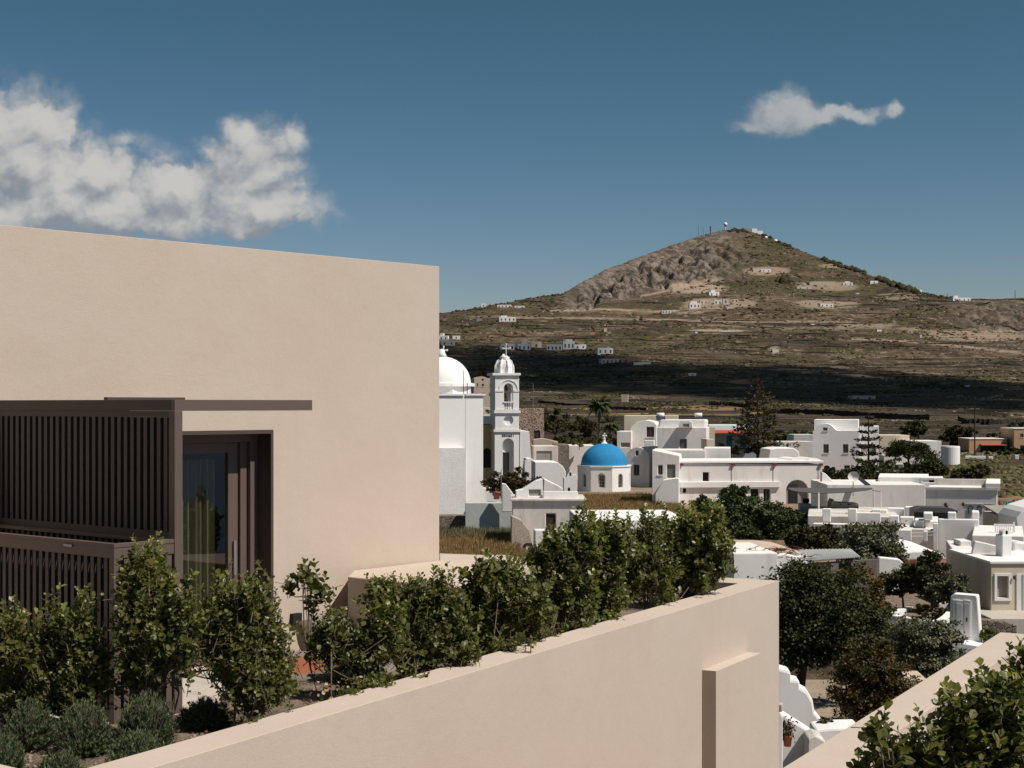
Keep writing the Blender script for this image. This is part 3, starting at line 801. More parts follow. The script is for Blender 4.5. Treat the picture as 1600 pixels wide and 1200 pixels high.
# ------------------------------------------------------------------ the big sand-coloured building
WD = Vector((.653, .757, 0)).normalized(); WN = Vector((WD.y, -WD.x, 0))      # along the wall, out of the wall
W0 = Vector((-2.88, 16.0, 0))
FL = -2.64                                                                     # terrace floor
bw = Fac(0, None, 1); bw.u = WD; bw.v = -WN; bw.O = W0 - WD*9.0; bw.W = 0
a_end = bw.a(686.5)
bld = empty('sand_building', 'large sand coloured stucco building with a slatted canopy screen before its glass door', 'building', bw.pt(6, FL, 3))
zr0, zr1 = 1.585, 1.585
dl, dr, dt = 7.9, bw.a(427), bw.z(427, 672)
outl = [(0, -12.5), (a_end, -12.5), (a_end, zr1), (0, zr0)]
slab(bw, outl, 0, .34, [[(dl, FL), (dr, FL), (dr, dt), (dl, dt)]]).build('front_wall', M['stucco'], bld, .005)
mb = MB(); mb.box(bw.O, bw.u, bw.v, -12.5, 1.585, a_end-.34, a_end, .342, 9.5); mb.box(bw.O, bw.u, bw.v, -12.5, 1.585, 0, .34, .342, 9.5)
mb.box(bw.O, bw.u, bw.v, -12.5, 1.585, .342, a_end-.342, 9.16, 9.5); mb.build('rear_walls', M['stucco'], bld)
mb = MB(); mb.box(bw.O, bw.u, bw.v, 1.0, 1.2, .342, a_end-.342, .342, 9.158); mb.build('roof', M['stucco'], bld)
mb = MB(); mb.box(bw.O, bw.u, bw.v, FL-.2, FL+.01, .342, a_end-.342, .342, 9.158); mb.build('room_floor', M['concrete'], bld)
mb = MB(); mb.box(bw.O, bw.u, bw.v, FL, 1.0, .342, a_end-.342, 4.2, 4.3); mb.build('room_partition', M['beige'], bld)
# door: deep lined reveal, fixed frame, sliding sash and curtain
door = empty('glass_door', None, None, (0, 0, 0)); door.parent = bld; door.location = bw.pt(dr, FL) - parent_loc(bld)
def B(name, mat, par, *boxes, f=bw, bev=0.0):
    mb = MB()
    for (a0, a1, z0, z1, b0, b1) in boxes: mb.box(f.O, f.u, f.v, z0, z1, a0, a1, b0, b1)
    return mb.build(name, mat, par, bev)
B('lining', M['bronze_d'], door, (dr-.035, dr-.002, FL, dt-.002, -.006, .33), (dl, dr-.036, dt-.035, dt-.002, -.006, .33))
fx = dr-.036
B('outer_frame', M['bronze'], door, (fx-.10, fx, FL, dt-.036, .20, .33), (dl, fx-.101, dt-.12, dt-.036, .20, .33), bev=.003)
B('inner_frame', M['bronze'], door, (fx-.19, fx-.102, FL, dt-.121, .25, .33), bev=.003)
sx = fx-.192
B('sash', M['bronze'], door, (sx-.13, sx, FL+.0, dt-.122, .285, .335), (dl, sx-.131, dt-.23, dt-.122, .285, .335), (dl, sx-.131, FL, FL+.10, .285, .335), bev=.003)
mb = MB(); mb.poly([bw.pt(dl, FL+.101, .31), bw.pt(sx-.132, FL+.101, .31), bw.pt(sx-.132, dt-.231, .31), bw.pt(dl, dt-.231, .31)]); mb.build('glass_pane', M['glass'], door)
hd = bw.pt(sx-.055, -1.55, .27)
B('handle', M['steel'], door, (sx-.075, sx-.045, -1.75, -1.40, .255, .28))
mb = MB(); pv = None
for i in range(160):
    a = dl+.1 + 1.25*i/159; b = .52 + .05*math.sin(i*.62) + .02*math.sin(i*.23)
    cur = (bw.pt(a, FL+.05, b), bw.pt(a, dt-.3, b))
    if pv: mb.poly([pv[0], cur[0], cur[1], pv[1]])
    pv = cur
tag(mb.build('curtain', M['curtain'], None, 0, True), 'pale green linen curtain hanging behind the glass door', 'curtain')

# ---- canopy with slatted screens and the low slatted enclosure before it
Cc = Vector(((273-800)/F*12.4, 12.4, 0))
PD = -WN                                                    # from the outer corner back to the wall
dist = (Cc-W0).dot(WN)
can = empty('slatted_canopy', 'dark bronze metal canopy and tall slatted screen standing out from the sand building', 'canopy', (Cc.x, Cc.y, -2.4))
cf = Fac(0, None, 1); cf.u = WD; cf.v = PD; cf.O = Cc; cf.W = 0      # a along the wall, b back to the wall
aE = cf.a(488)
zt, zbm = (HY-624.5)/F*12.4, (HY-642)/F*12.4
B('front_beam', M['bronze'], can, (0, aE, zbm, zt, 0, .05), f=cf, bev=.002)
B('side_beam', M['bronze_d'], can, (0, .05, zbm, zt, .052, dist-.002), f=cf, bev=.002)
B('end_beam', M['bronze_d'], can, (aE-.05, aE, zbm, zt, .052, dist-.002), f=cf)
nb = 7
for i in range(nb):
    b0 = .25+(dist-.4)*i/nb; B('rafter', M['bronze_d'], can, (.052, aE-.052, zbm+.01, zt-.012, b0, b0+.05), f=cf)
B('deck_sheet', M['bronze_d'], can, (.052, aE-.052, zt-.01, zt-.002, .052, dist-.004), f=cf)
B('wall_flashing', M['bronze_d'], can, (.0, .78, zt+.0005, zt+.022, .88, .93), f=cf)
pw = .075
B('corner_post', M['bronze'], can, (.0, pw, -2.4, zbm-.001, .0, pw), f=cf, bev=.002)
zs0, zs1 = (HY-838)/F*12.4, (HY-652)/F*12.4
B('top_rail', M['bronze_d'], can, (.01, .05, zs1, zbm-.001, pw+.001, dist-.01), f=cf)
B('middle_rail', M['bronze_d'], can, (.005, .055, zs0-.04, zs0+.03, pw+.001, dist-.01), f=cf)
B('bottom_rail', M['bronze_d'], can, (.01, .05, -2.39, -2.31, pw+.001, dist-.01), f=cf)
B('dark_gap_sheet', M['dark'], can, (.058, .066, -2.39, zs1-.001, pw+.001, dist-.01), f=cf)  # dark sheet added behind the slats so their gaps read as shade
sl0 = None; b = pw+.035; pitch = .087
while b < dist-.05:
    if sl0 is None:
        sl0 = B('slat', M['bronze_d'], can, (.012, .034, -2.309, zs1-.001, b, b+.045), f=cf); b00 = b
    else:
        o = sl0.copy(); C.objects.link(o); o.parent = can; o.location = sl0.location + PD*(b-b00)
    b += pitch
# door-side return screen of the same slats, seen below the post
for k in range(3):
    pass
# low enclosure
Bq = Vector(((178-800)/F*11.98, 11.98, 0))
enc = empty('slatted_enclosure', 'low dark bronze slatted enclosure with a flat rim below the tall screen', 'enclosure', (Bq.x, Bq.y, -2.4))
ef = Fac(0, None, 1); ef.u = WD; ef.v = PD; ef.O = Bq; ef.W = 0
la = (Cc-Bq).dot(WD)-.002; zt2 = (HY-850)/F*11.98; L2 = 2.9
B('rim', M['bronze'], enc, (0, la, zt2-.03, zt2, 0, .05), (0, .05, zt2-.03, zt2, .051, L2), (la-.05, la, zt2-.03, zt2, .051, L2), f=ef, bev=.002)
B('upper_rail', M['bronze'], enc, (.004, la, zt2-.11, zt2-.031, .004, .04), (.004, .04, zt2-.11, zt2-.031, .041, L2), f=ef)
B('corner_post', M['bronze'], enc, (.003, .063, -2.4, zt2-.111, .003, .063), f=ef)
B('lower_rail', M['bronze_d'], enc, (.064, la, -2.39, -2.3, .01, .04), (.01, .04, -2.39, -2.3, .064, L2), f=ef)
B('dark_gap_sheet', M['dark'], enc, (.045, .05, -2.299, zt2-.112, .064, L2-.1), (.064, la-.06, -2.299, zt2-.112, .045, .05), f=ef)  # same added dark sheet, darkening the gaps of the low slats like shade
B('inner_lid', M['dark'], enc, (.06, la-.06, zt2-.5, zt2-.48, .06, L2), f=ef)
hb = ef.pt(0, zt2-.045, .62)
B('latch', M['steel'], enc, (-.014, -.001, zt2-.052, zt2-.036, .54, .64), f=ef)
first = None; b = .10
while b < L2-.05:
    if first is None: first = B('slat', M['bronze_d'], enc, (.012, .032, -2.299, zt2-.112, b, b+.045), f=ef); b00 = b
    else: o = first.copy(); C.objects.link(o); o.parent = enc; o.location = first.location + PD*(b-b00)
    b += pitch
first = None; a = .10
while a < la-.05:
    if first is None: first = B('slat', M['bronze'], enc, (a, a+.05, -2.299, zt2-.112, .012, .032), f=ef); a00 = a
    else: o = first.copy(); C.objects.link(o); o.parent = enc; o.location = first.location + WD*(a-a00)
    a += pitch*1.12
tag(B('wall_socket', M['dark'], None, (bw.a(453), bw.a(467), bw.z(460, 975), bw.z(460, 958), -.05, -.001)), 'small black outlet box on the sand wall right of the door', 'outlet box')

# ---- terrace: floor, planter walls, soil
PWD = Vector((.472, .881, 0)).normalized(); PWN = Vector((PWD.y, -PWD.x, 0))    # along the planter wall, outwards to the alley
TOPZ = -2.2
A0 = Vector((-2.19, 9.68, 0)); A1 = Vector(((1216-800)/F*20.0, 20.0, 0))
pf = Fac(0, None, 1); pf.u = PWD; pf.v = -PWN; pf.O = A0 - PWD*5.0; pf.W = 0
Lw = (A1-pf.O).dot(PWD)
# make both ends agree with the photograph
wall = empty('planter_wall', 'long sand stucco planter wall running diagonally with a flat pale top', 'wall', pf.pt(8, -12, .2))
mb = MB(); wt = .34
mb.prism([pf.pt(a, 0, b).to_2d() for a, b in ((0, 0), (Lw, 0), (Lw, .62), (Lw-.0, 2.3), (Lw-.5, 2.3), (Lw-.52, wt+.02), (Lw-.60, wt), (0, wt))], -12.5, TOPZ)
mb.build('wall_body', M['stucco'], wall, .004)
bx0 = None
Yb0 = 17.7
a0 = pf.a(1097); a1_ = pf.a(1167)
zb_ = (HY-1046.5)/F*(pf.pt(a0, 0).y)
mb = MB(); mb.box(pf.O, pf.u, pf.v, -12.5, zb_, a0, a1_, -.165, -.001); mb.build('buttress', M['stucco'], wall, .004)
# cross walls inside the planter
k1 = pf.a(1015)
tag(B('planter_divider', M['stucco'], None, (pf.a(1000), pf.a(1000)+.16, -3.0, TOPZ-.004, wt+.002, 1.9), f=pf, bev=.01), 'short sand stucco divider across the planter below the last tall bush', 'wall')
tag(B('planter_end_wall', M['stucco'], None, (-3.2, -.001, -3.2, TOPZ, -.0, 5.0), f=pf), 'sand stucco planter end wall at the lower left corner', 'wall')
# corner strip seen at the very lower left
q0 = Vector(((35-800)/F*9.68, 9.68)); 
mb = MB(); d2 = Vector((-.79, .61)); n2 = Vector((-.61, -.79))
pA = q0 - d2*.9; mb.prism([tuple(pA), tuple(pA+d2*4.0), tuple(pA+d2*4.0+n2*.4), tuple(pA+n2*.4)][::-1], -3.2, TOPZ-.004)
tag(mb.build('kerb_wall', M['stucco'], None, .01), 'pale stucco kerb at the lower left corner of the planter', 'wall')
sb = MB(); sb.prism([pf.pt(a, 0, b).to_2d() for a, b in ((.0, wt+.001), (Lw-.62, wt+.001), (Lw-.62, 1.55), (9.0, 1.75), (7.2, 1.5), (5.4, 2.0), (5.0, 6.0), (0, 6.5))], -3.0, -2.37)
so_ = sb.build('planter_soil', M['soil']); tag(so_, kind='structure')
tf_ = MB(); tf_.poly([(-14, 8, FL), tuple(pf.pt(0, FL, wt)), tuple(pf.pt(Lw-.5, FL, wt)), tuple(pf.pt(Lw-.5, FL, 2.0)), tuple(bw.pt(a_end, FL, .1)), tuple(bw.pt(0, FL, .1))])
tag(tf_.build('terrace_floor', M['paving']), kind='structure')
# raised roof block at the end of the building
hB = -1.79
c1 = Vector(((543.5-800)/F*16.65, 16.65)); c2 = c1 + Vector((.757, -.653))*1.95
c3 = Vector(pf.pt(Lw-2.3, 0, 1.65).to_2d()); c4 = Vector(pf.pt(Lw-.6, 0, 2.35).to_2d()); c5 = Vector(((750-800)/F*19.05, 19.05)); c6 = Vector(((686-800)/F*19.2, 19.25)); c7 = bw.pt(bw.a(575), 0, -.002).to_2d()
mb = MB(); mb.prism([tuple(c1), tuple(c2), tuple(c5+Vector((.65, -1.1))), tuple(c5+Vector((.35, 0))), tuple(c5), tuple(c6), tuple(bw.pt(a_end-.0, 0, -.002).to_2d()), tuple(c1+Vector((.0, .6)))], -6, hB)
tag(mb.build('roof_block', M['stucco'], None, .012), 'broad low sand stucco block adjoining the end of the building', 'wall')
mb = MB(); mb.prism([tuple(pf.pt(a, 0, b).to_2d()) for a, b in ((Lw-2.0, 2.0), (Lw-.505, 2.0), (Lw-.505, 5.2), (Lw-2.0, 5.2))], -6, -2.05)
tag(mb.build('parapet_block', M['stucco'], None, .012), 'low sand stucco parapet behind the bushes at the far end of the terrace', 'wall')
# sunken round tub
tc_ = Vector(((500-800)/F*14.5, 14.5, FL+.05))
tub = empty('round_fire_bowl', 'round grey brown plastered bowl with a rust red inner disc behind the bushes', 'fire bowl', tc_)
mb = MB(); mb.lathe(tc_, [(.70, 0), (.76, .10), (.74, .22), (.66, .26), (.60, .24), (.59, .15)], 40); mb.build('bowl_rim', M['greyplaster'], tub, 0, True)
mb = MB(); mb.lathe(tc_, [(.589, .215), (.001, .215)], 40); mb.build('inner_disc', M['terra'], tub)
tb2 = Vector(((505-800)/F*15.6, 15.35, FL))
mb = MB(); pts = [bw.pt(bw.a(440)+i*.16, -2.38+.02*math.sin(i), -.32-.12*math.sin(i*.5)) for i in range(10)]
mb.tube(pts, .17, .17, 12); tag(mb.build('bolster', M['greyplaster'], None, 0, True), 'long rounded brown plaster seat at the foot of the sand wall', 'bench')

# ---- right-hand wall and its planter
g0 = Vector(((1226-800)/F*9.72, 9.72, 0)); g1 = Vector(((1563-800)/F*15.45, 15.45, 0))
rd = (g1-g0).normalized(); rf = Fac(0, None, 1); rf.u = rd; rf.v = Vector((rd.y, -rd.x, 0)); rf.O = g0-rd*6; rf.W = 0
Lr = (g1-rf.O).length
mb = MB(); mb.prism([rf.pt(a, 0, b).to_2d() for a, b in ((0, 0), (0, .33), (Lr-.33, .33), (Lr-.33, 6), (Lr, 6), (Lr, 0))], -12.5, TOPZ)
tag(mb.build('alley_wall', M['stucco'], None, .004), 'sand stucco wall with flat top crossing the lower right corner', 'wall')
sb = MB(); sb.prism([rf.pt(a, 0, b).to_2d() for a, b in ((0, .331), (0, 6), (Lr-.331, 6), (Lr-.331, .331))], -3.0, -2.42)
tag(sb.build('corner_planter_soil', M['soil']), kind='structure')
mb = MB(); pts = [rf.pt(Lr-.9-.25*math.cos(t), -2.42+.32*math.sin(t), .5) for t in [math.pi*i/12 for i in range(13)]]; mb.tube(pts, .012, .012, 5)
tag(mb.build('irrigation_hose', M['iron'], None, 0, True), 'thin dark irrigation hose looping out of the right planter', 'hose')

# ---- planting along the diagonal wall
def onsoil(px, Y): return ((px-800)/F*Y, Y, -2.39)
SPILL = [(395, 14), (440, 10), (545, 18), (590, 22), (640, 24), (690, 26), (735, 16), (780, 22), (850, 16), (900, 20), (945, 22), (1040, 14), (1075, 10)]
def spill(px):
    # low growth creeping over the inner edge of the wall top
    out = []
    for x, r_ in SPILL:
        if abs(x-px) < 50: y = 978+(914-x)*.298; Yw = 5500/(y-HY)+.10; out.append((x, y-6, r_*1.3, 10, Yw))
    return out
def bush(label, px, Y, lobes, n, seed, **kw):
    kw2 = (1.20 if px < 450 else 1.10) if n > 100 else .9
    return shrub('mastic_bush', label, onsoil(px, Y), [lobe(*l_[:4], l_[4] if len(l_) > 4 else Y, .9, kw2) for l_ in lobes + spill(px)], int(n*((1.5 if px < 450 else 1.2) if n > 100 else .6)), seed=seed, group='leafy bushes planted along the diagonal wall', **kw)
bush('low yellow green bush at the left edge before the slatted enclosure', 12, 11.3, [(15, 1005, 50, 50), (-10, 1050, 60, 60), (30, 1060, 40, 50)], 240, 1, leaf=.048)
bush('rounded bush with bright tips before the slatted enclosure', 108, 11.3, [(110, 985, 45, 50), (80, 1015, 40, 45), (140, 1030, 38, 50), (108, 1070, 55, 40)], 330, 2, leaf=.048)
bush('tall upright bush growing in front of the corner of the slatted enclosure', 235, 11.25, [(205, 905, 24, 45), (232, 900, 28, 40), (225, 960, 50, 50), (270, 975, 45, 48), (220, 1030, 48, 50), (285, 1000, 30, 35)], 430, 3, leaf=.05, tipk=.9, stems=6)
bush('open leafy bush in front of the glass door', 375, 11.6, [(375, 930, 38, 36), (350, 970, 42, 40), (410, 970, 38, 40), (380, 1020, 55, 45), (400, 1065, 58, 32), (330, 1000, 30, 30), (440, 1040, 25, 40)], 520, 4, leaf=.045, stems=6)
bush('thin sapling with few round dark leaves against the sand wall', 492, 12.9, [(478, 895, 30, 18), (455, 910, 20, 12), (500, 920, 20, 16), (488, 940, 20, 14), (455, 975, 14, 12), (520, 930, 6, 8)], 62, 5, leaf=.066, stems=1, tipk=.2, per=(7, 10), slen=(.08, .16))
bush('dense bush right of the thin sapling', 545, 12.9, [(520, 985, 32, 28), (540, 1020, 48, 40), (600, 990, 40, 45), (570, 1060, 40, 22), (500, 1000, 26, 20)], 440, 6, leaf=.05)
bush('dense dark bush below the end of the low stucco block', 640, 13.5, [(600, 925, 34, 26), (640, 945, 44, 38), (690, 930, 34, 34), (650, 1000, 55, 42), (700, 980, 42, 46), (720, 1010, 30, 28)], 620, 7, leaf=.052)
bush('middle bush of the row spreading over the wall top', 790, 14.9, [(760, 895, 38, 26), (745, 930, 30, 34), (800, 920, 45, 38), (770, 965, 48, 36), (830, 950, 40, 38), (800, 995, 40, 22), (835, 1000, 20, 16), (722, 955, 24, 40), (735, 1000, 30, 26)], 660, 8, leaf=.055)
bush('bush with fresh pointed tips reaching up before the cream chapel store', 880, 16.0, [(845, 865, 30, 26), (880, 855, 36, 28), (870, 900, 44, 36), (900, 935, 42, 34), (858, 940, 34, 32), (905, 815, 9, 26), (920, 850, 26, 22)], 520, 9, leaf=.06)
bush('tall bush with visible thin trunks near the far planter divider', 950, 16.7, [(935, 830, 34, 24), (965, 845, 34, 30), (930, 880, 40, 36), (950, 925, 40, 34), (925, 955, 30, 24)], 480, 10, leaf=.06, tipk=.8)
bush('loose branchy bush showing pale gaps beside the last bush', 1010, 17.6, [(1005, 850, 34, 32), (1010, 890, 34, 34), (1020, 815, 26, 16), (992, 900, 26, 40), (1035, 900, 26, 34)], 250, 11, leaf=.058, stems=5)
bush('last and broadest bush of the row with yellow new leaves on top', 1085, 18.6, [(1080, 830, 48, 34), (1110, 810, 26, 22), (1060, 850, 40, 36), (1105, 870, 40, 36), (1050, 900, 40, 28), (1085, 900, 34, 24), (1130, 850, 16, 22), (1110, 845, 36, 30)], 640, 12, leaf=.062, tipk=1.3)
bush('drooping leafy sprig hanging over the diagonal wall', 820, 14.2, [(832, 1005, 12, 14), (812, 1000, 16, 10)], 22, 13, leaf=.055, per=(6, 9), slen=(.08, .14), up=-.4, stems=1)
# lower right corner
def rbush(label, px, Y, lobes, n, seed, **kw):
    return shrub('mastic_bush', label, ((px-800)/F*Y, Y, -2.44), [lobe(a, b, c, d, Y, .9) for a, b, c, d in lobes], n, seed=seed, group='leafy bushes in the lower right planter', **kw)
rbush('big glossy bush filling the lower right corner', 1520, 8.2, [(1500, 1130, 60, 50), (1560, 1090, 50, 45), (1450, 1180, 60, 50), (1530, 1190, 70, 55), (1590, 1150, 50, 60), (1420, 1240, 60, 50), (1500, 1260, 90, 60)], 620, 21, leaf=.055, tipk=.9)
rbush('upright bush at the right edge above the corner bush', 1600, 9.6, [(1600, 1060, 30, 50), (1570, 1085, 40, 34), (1610, 1120, 50, 50), (1620, 1040, 26, 46)], 330, 22, leaf=.052, tipk=.7)
rbush('single young shoot of round leaves over the right wall top', 1400, 7.6, [(1385, 1128, 16, 22), (1365, 1140, 14, 16), (1400, 1150, 16, 20), (1385, 1175, 26, 22), (1345, 1195, 20, 14)], 46, 23, leaf=.062, tipk=.9, per=(6, 9), slen=(.09, .16))

# rosemary cushions
def rosemary(label, px, Y, rx, h, seed, n=470):
    rg = np.random.default_rng(seed+900); b = np.array(onsoil(px, Y)); root = empty('rosemary', label, 'herb bush', tuple(b), 'rosemary cushions in the near planter')
    r = 1.12*rx/F*Y; H = 1.1*h/F*Y
    az = rg.uniform(0, 6.283, n); el = np.arccos(rg.uniform(.12, 1, n)); q = rg.uniform(.75, 1.08, n)
    d = np.stack([np.sin(el)*np.cos(az), np.sin(el)*np.sin(az), np.cos(el)], -1)
    tips = b + d*np.array([r, r, H])*q[:, None]; foot = b + (tips-b)*np.array([.45, .45, .2]) 
    pos = []; dd = []; uu = []; tp = []; mb = MB()
    for i in range(n):
        k = 46; t = np.sort(rg.uniform(.1, 1, k)); p = foot[i]*(1-t)[:, None]+tips[i]*t[:, None]; p[:, 2] += .02*np.sin(t*3.1)
        ax = tips[i]-foot[i]; ax /= np.linalg.norm(ax)+1e-6; ax = ax*.4+np.array([0, 0, .6]); a = rg.uniform(0, 6.28, k)
        rd = np.stack([np.cos(a), np.sin(a), np.zeros(k)], -1); pos.append(p); dd.append(rd*.75+ax); uu.append(rg.normal(size=(k, 3))); tp.append(t*rg.uniform(.3, 1))
        mb.tube([Vector(foot[i]), Vector(tips[i])], .003, .0015, 3, False)
    leaves('needles', np.vstack(pos), np.vstack(dd), np.vstack(uu), rg.uniform(.018, .034, n*46), M['leaf_ros'], root, 'needle', np.concatenate(tp), .22)
    tag(mb.build('stems', M['bark'], root), kind='stuff')
for i, (lab, px, Y, rx, h) in enumerate([
    ('rosemary cushion at the left edge of the planter', 45, 11.0, 40, 75), ('rosemary cushion second from the left, before the rounded bush', 132, 10.85, 46, 78),
    ('largest rosemary cushion below the tall upright bush', 228, 11.0, 44, 85), ('dark low rosemary beside the wall top below the glass door', 322, 11.75, 42, 44),
    ('rosemary at the lower left corner', 0, 10.1, 40, 70), ('nearest rosemary at the bottom edge of the photo', 95, 9.9, 42, 52), ('rosemary touching the diagonal wall, below the largest cushion', 215, 10.35, 48, 60)]):
    rosemary(lab, px, Y, rx, h, i)
M['soilstone'] = simple('soil_stone', (.26, .19, .14), .9, 0, .2, .3, 30)
rb = []
for i in range(300):
    px = random.uniform(-20, 330); Y = random.uniform(9.9, 11.6); rb.append((px, Y))
rb = np.array(rb); V = ico_v[None]*(1+rng.normal(size=(len(rb), 11, 3))*.2)*(rng.uniform(.005, .018, len(rb)))[:, None, None] + np.stack([(rb[:, 0]-800)/F*rb[:, 1], rb[:, 1], np.full(len(rb), -2.365)], -1)[:, None, :]
tag(fast('soil_pebbles', V.reshape(-1, 3), (ico_f[None]+(np.arange(len(rb))*11)[:, None, None]).reshape(-1, 3), M['soilstone']), kind='stuff')
pp = []
for (px, Y, n) in ((508, 12.35, 30), (556, 12.75, 16), (330, 12.0, 14)):
    for i in range(n): q = P3(px+random.gauss(0, 12), 0, Y+random.gauss(0, .08)); pp.append((q.x, q.y, -2.20+random.uniform(-.12, .05)))
tag(leaves('dried_leaves', np.array(pp), rng.normal(size=(len(pp), 3)), rng.normal(size=(len(pp), 3))+[0, 0, 1], rng.uniform(.025, .05, len(pp)), M['dry'], None, 'leaf', None, 1.1), kind='stuff')
# ------------------------------------------------------------------ the village
W, W2 = M['white'], M['white2']
def cross(root, px, py0, py1, Y, w, mat=None, th=.10, name='cross'):
    p0 = P3(px, py1, Y); p1 = P3(px, py0, Y); h = p1.z-p0.z; ww = w/F*Y/2
    mb = MB(); mb.box(p0, Vector((1, 0, 0)), Vector((0, 1, 0)), p0.z, p1.z, -th/2, th/2, -th/2, th/2)
    z = p0.z+h*.66; mb.box(p0, Vector((1, 0, 0)), Vector((0, 1, 0)), z-th/2, z+th/2, -ww, -th/2-.001, -th/2, th/2); mb.box(p0, Vector((1, 0, 0)), Vector((0, 1, 0)), z-th/2, z+th/2, th/2+.001, ww, -th/2, th/2)
    for sx, sz in ((-ww, z), (ww, z), (0, p1.z)):
        mb.lathe((p0.x+sx, p0.y, sz), [(.001, -th), (th*.8, -th*.5), (th*.8, th*.5), (.001, th)], 8)
    return mb.build(name, mat or M['white2'], root)

# --- big white church at the left
church, cfc = house('white_church', 'big white domed church at the edge of the sand building, cross on its dome', 'church', 640, 727, 147, 20, 618, 9, W2)
house('', '', '', 727.3, 755, 148.85, 20, 618, 9, W2, parent=church, part='corner_pier')
f = Fac(727.3, 755, 148.85, 20)
mb = MB(); mb.box(f.O, f.u, f.v, f.z(727, 618)+.001, f.z(727, 615), -.0, f.W+.18, -.15, 9); mb.box(cfc.O, cfc.u, cfc.v, cfc.z(640, 618)+.002, cfc.z(640, 615), -.1, cfc.W-.16, -.15, 9); mb.build('cornice', W2, church)
f2 = Fac(660, 726.6, 146.6, 20); slab(f2, [f2.az(660, 900), f2.az(726.6, 900), f2.az(726.6, 700), f2.az(660, 700)], 0, 1.2).build('lower_wall', M['blockwall'], church)
dc = P3(690, 618, 156); rr = 47/F*156; z0 = P3(0, 617, 156).z; z1 = P3(0, 599, 156).z; z2 = P3(0, 557, 156).z
mb = MB(); mb.lathe((dc.x, dc.y, 0), [(rr+.15, z0-.6), (rr+.15, z1), (rr-.05, z1+.02)], 8, R(22.5), R(382.5)); mb.build('drum', W2, church)
mb = MB(); mb.lathe((dc.x, dc.y, z1), [(rr*math.cos(t)*.97, (z2-z1)*math.sin(t)) for t in [R(90)*i/12 for i in range(12)]]+[(.55, z2-z1), (.35, z2-z1+.3), (.3, z2-z1+.6), (.001, z2-z1+.75)], 40); mb.build('dome', W2, church, 0, True)
mb = MB(); mb.lathe((dc.x, dc.y, 0), [(rr+.05, z1-.35), (rr+.32, z1-.3), (rr+.32, z1-.02), (rr-.1, z1+.05)], 40); mb.build('dome_ring', W2, church)
cross(church, 693, 542, 557, 156, 11, M['white2'], .11)
cross(church, 706, 602, 614, 152.5-1.0, 7, M['oldwhite'], .07, 'relief_cross')
mb = MB(); p = P3(724, 617, 151); q = P3(724, 578, 151); mb.tube([p, q], .04, .03, 5); q2 = P3(730, 598, 151); mb.tube([P3(730, 617, 151), q2], .04, .04, 5); mb.build('antenna', M['iron'], church)
house('retaining_wall', 'pale grey green retaining wall under the white church', 'wall', 727, 800, 138, 2, 786, 3, M['greywhite'], bevel=.03)
house('rubble_bank', 'old rubble foot wall at the base of the white church', 'wall', 660, 727.5, 141, 2, 806, 2, M['drystone'])
house('churchyard_parapet', 'low white parapet of the church forecourt with a sloping end', 'wall', 784, 802, 137, 0, 760, .5, W, outline=[(784, 800), (802, 800), (802, 772), (790, 756), (784, 755)])
house('forecourt_wall', 'white wall behind the potted shrub in the church forecourt', 'wall', 752, 800, 150, 0, 762, .4, W2)
pr = empty('terracotta_tub', 'dark terracotta tub on the church forecourt', 'plant pot', P3(776, 780, 140))
mb = MB(); mb.lathe(P3(776, 780, 140), [(.01, 0), (.24, 0), (.32, .55), (.36, .58), (.34, .66), (.01, .6)], 16); mb.build('pot', M['terra'], pr, 0, True)
tree('olive_tree', 'brownish bush tree in front of the bell tower door', P3(795, 790, 146), [lobe(790, 752, 32, 20, 146), lobe(815, 748, 24, 16, 146), lobe(765, 755, 18, 16, 146), lobe(805, 768, 30, 12, 146)], 5200, .22, 'leaf_br', seed=1, trunk=.15)
mb = MB(); mb.tube([P3(783, 790, 139), P3(783, 733, 139)], .045, .035, 5); tag(mb.build('lamp_pole', M['steel'], None), 'thin pale pole standing before the bell tower bush', 'pole')
mb = MB(); mb.tube([P3(833, 745, 200), P3(833, 600, 200)], .05, .035, 5); mb.tube([P3(829, 620, 200), P3(837, 620, 200)], .03, .03, 4); tag(mb.build('antenna_mast', M['steel'], None), 'tall thin antenna mast right of the bell tower', 'mast')

# --- bell tower
Yt = 215
T = empty('bell_tower', 'slender white bell tower with fluted cap, open belfry and lettering over its arch', 'tower', P3(791, 745, Yt))
ft = Fac(772.5, 811.5, Yt, 12); D = ft.W
def tslab(name, x0, x1, y0, y1, holes=(), rev=None, b0=0, b1=None, mat=W2, bev=.05):
    q = [ft.az(x0, y1), ft.az(x1, y1), ft.az(x1, y0), ft.az(x0, y0)]
    return slab(ft, q, b0, D if b1 is None else b1, [[ft.az(*p) for p in h] for h in holes], rev).build(name, mat, T, bev)
tslab('base_block', 773, 811, 675, 800, [arch(785.5, 685, 803, 799.9)], .7)
q = [ft.az(x, y) for x, y in rect(786.5, 707, 796.5, 799)]
slab(ft, q, .6, .69).build('door', M['dark'], T)
tslab('lower_cornice', 771, 813.5, 671, 675.2, b0=-.18, b1=D+.18, bev=.03)
circ = [(794.5+7.5*math.cos(t), 657+7.5*math.sin(t)) for t in [2*math.pi*i/20 for i in range(20)]]
tslab('middle_block', 773.5, 811, 646, 670.8, [circ], .28, b1=D-.05)
tslab('middle_cornice', 771.5, 813, 641, 645.6, b0=-.2, b1=D+.2, bev=.03)
hb_ = [arch(787.5, 599, 801.5, 640)]
slab(ft, [ft.az(773.5, 640.6), ft.az(811, 640.6), ft.az(811, 587), ft.az(773.5, 587)], 0, .75, [[ft.az(*p) for p in hb_[0]]]).build('belfry_front', W2, T, .03)
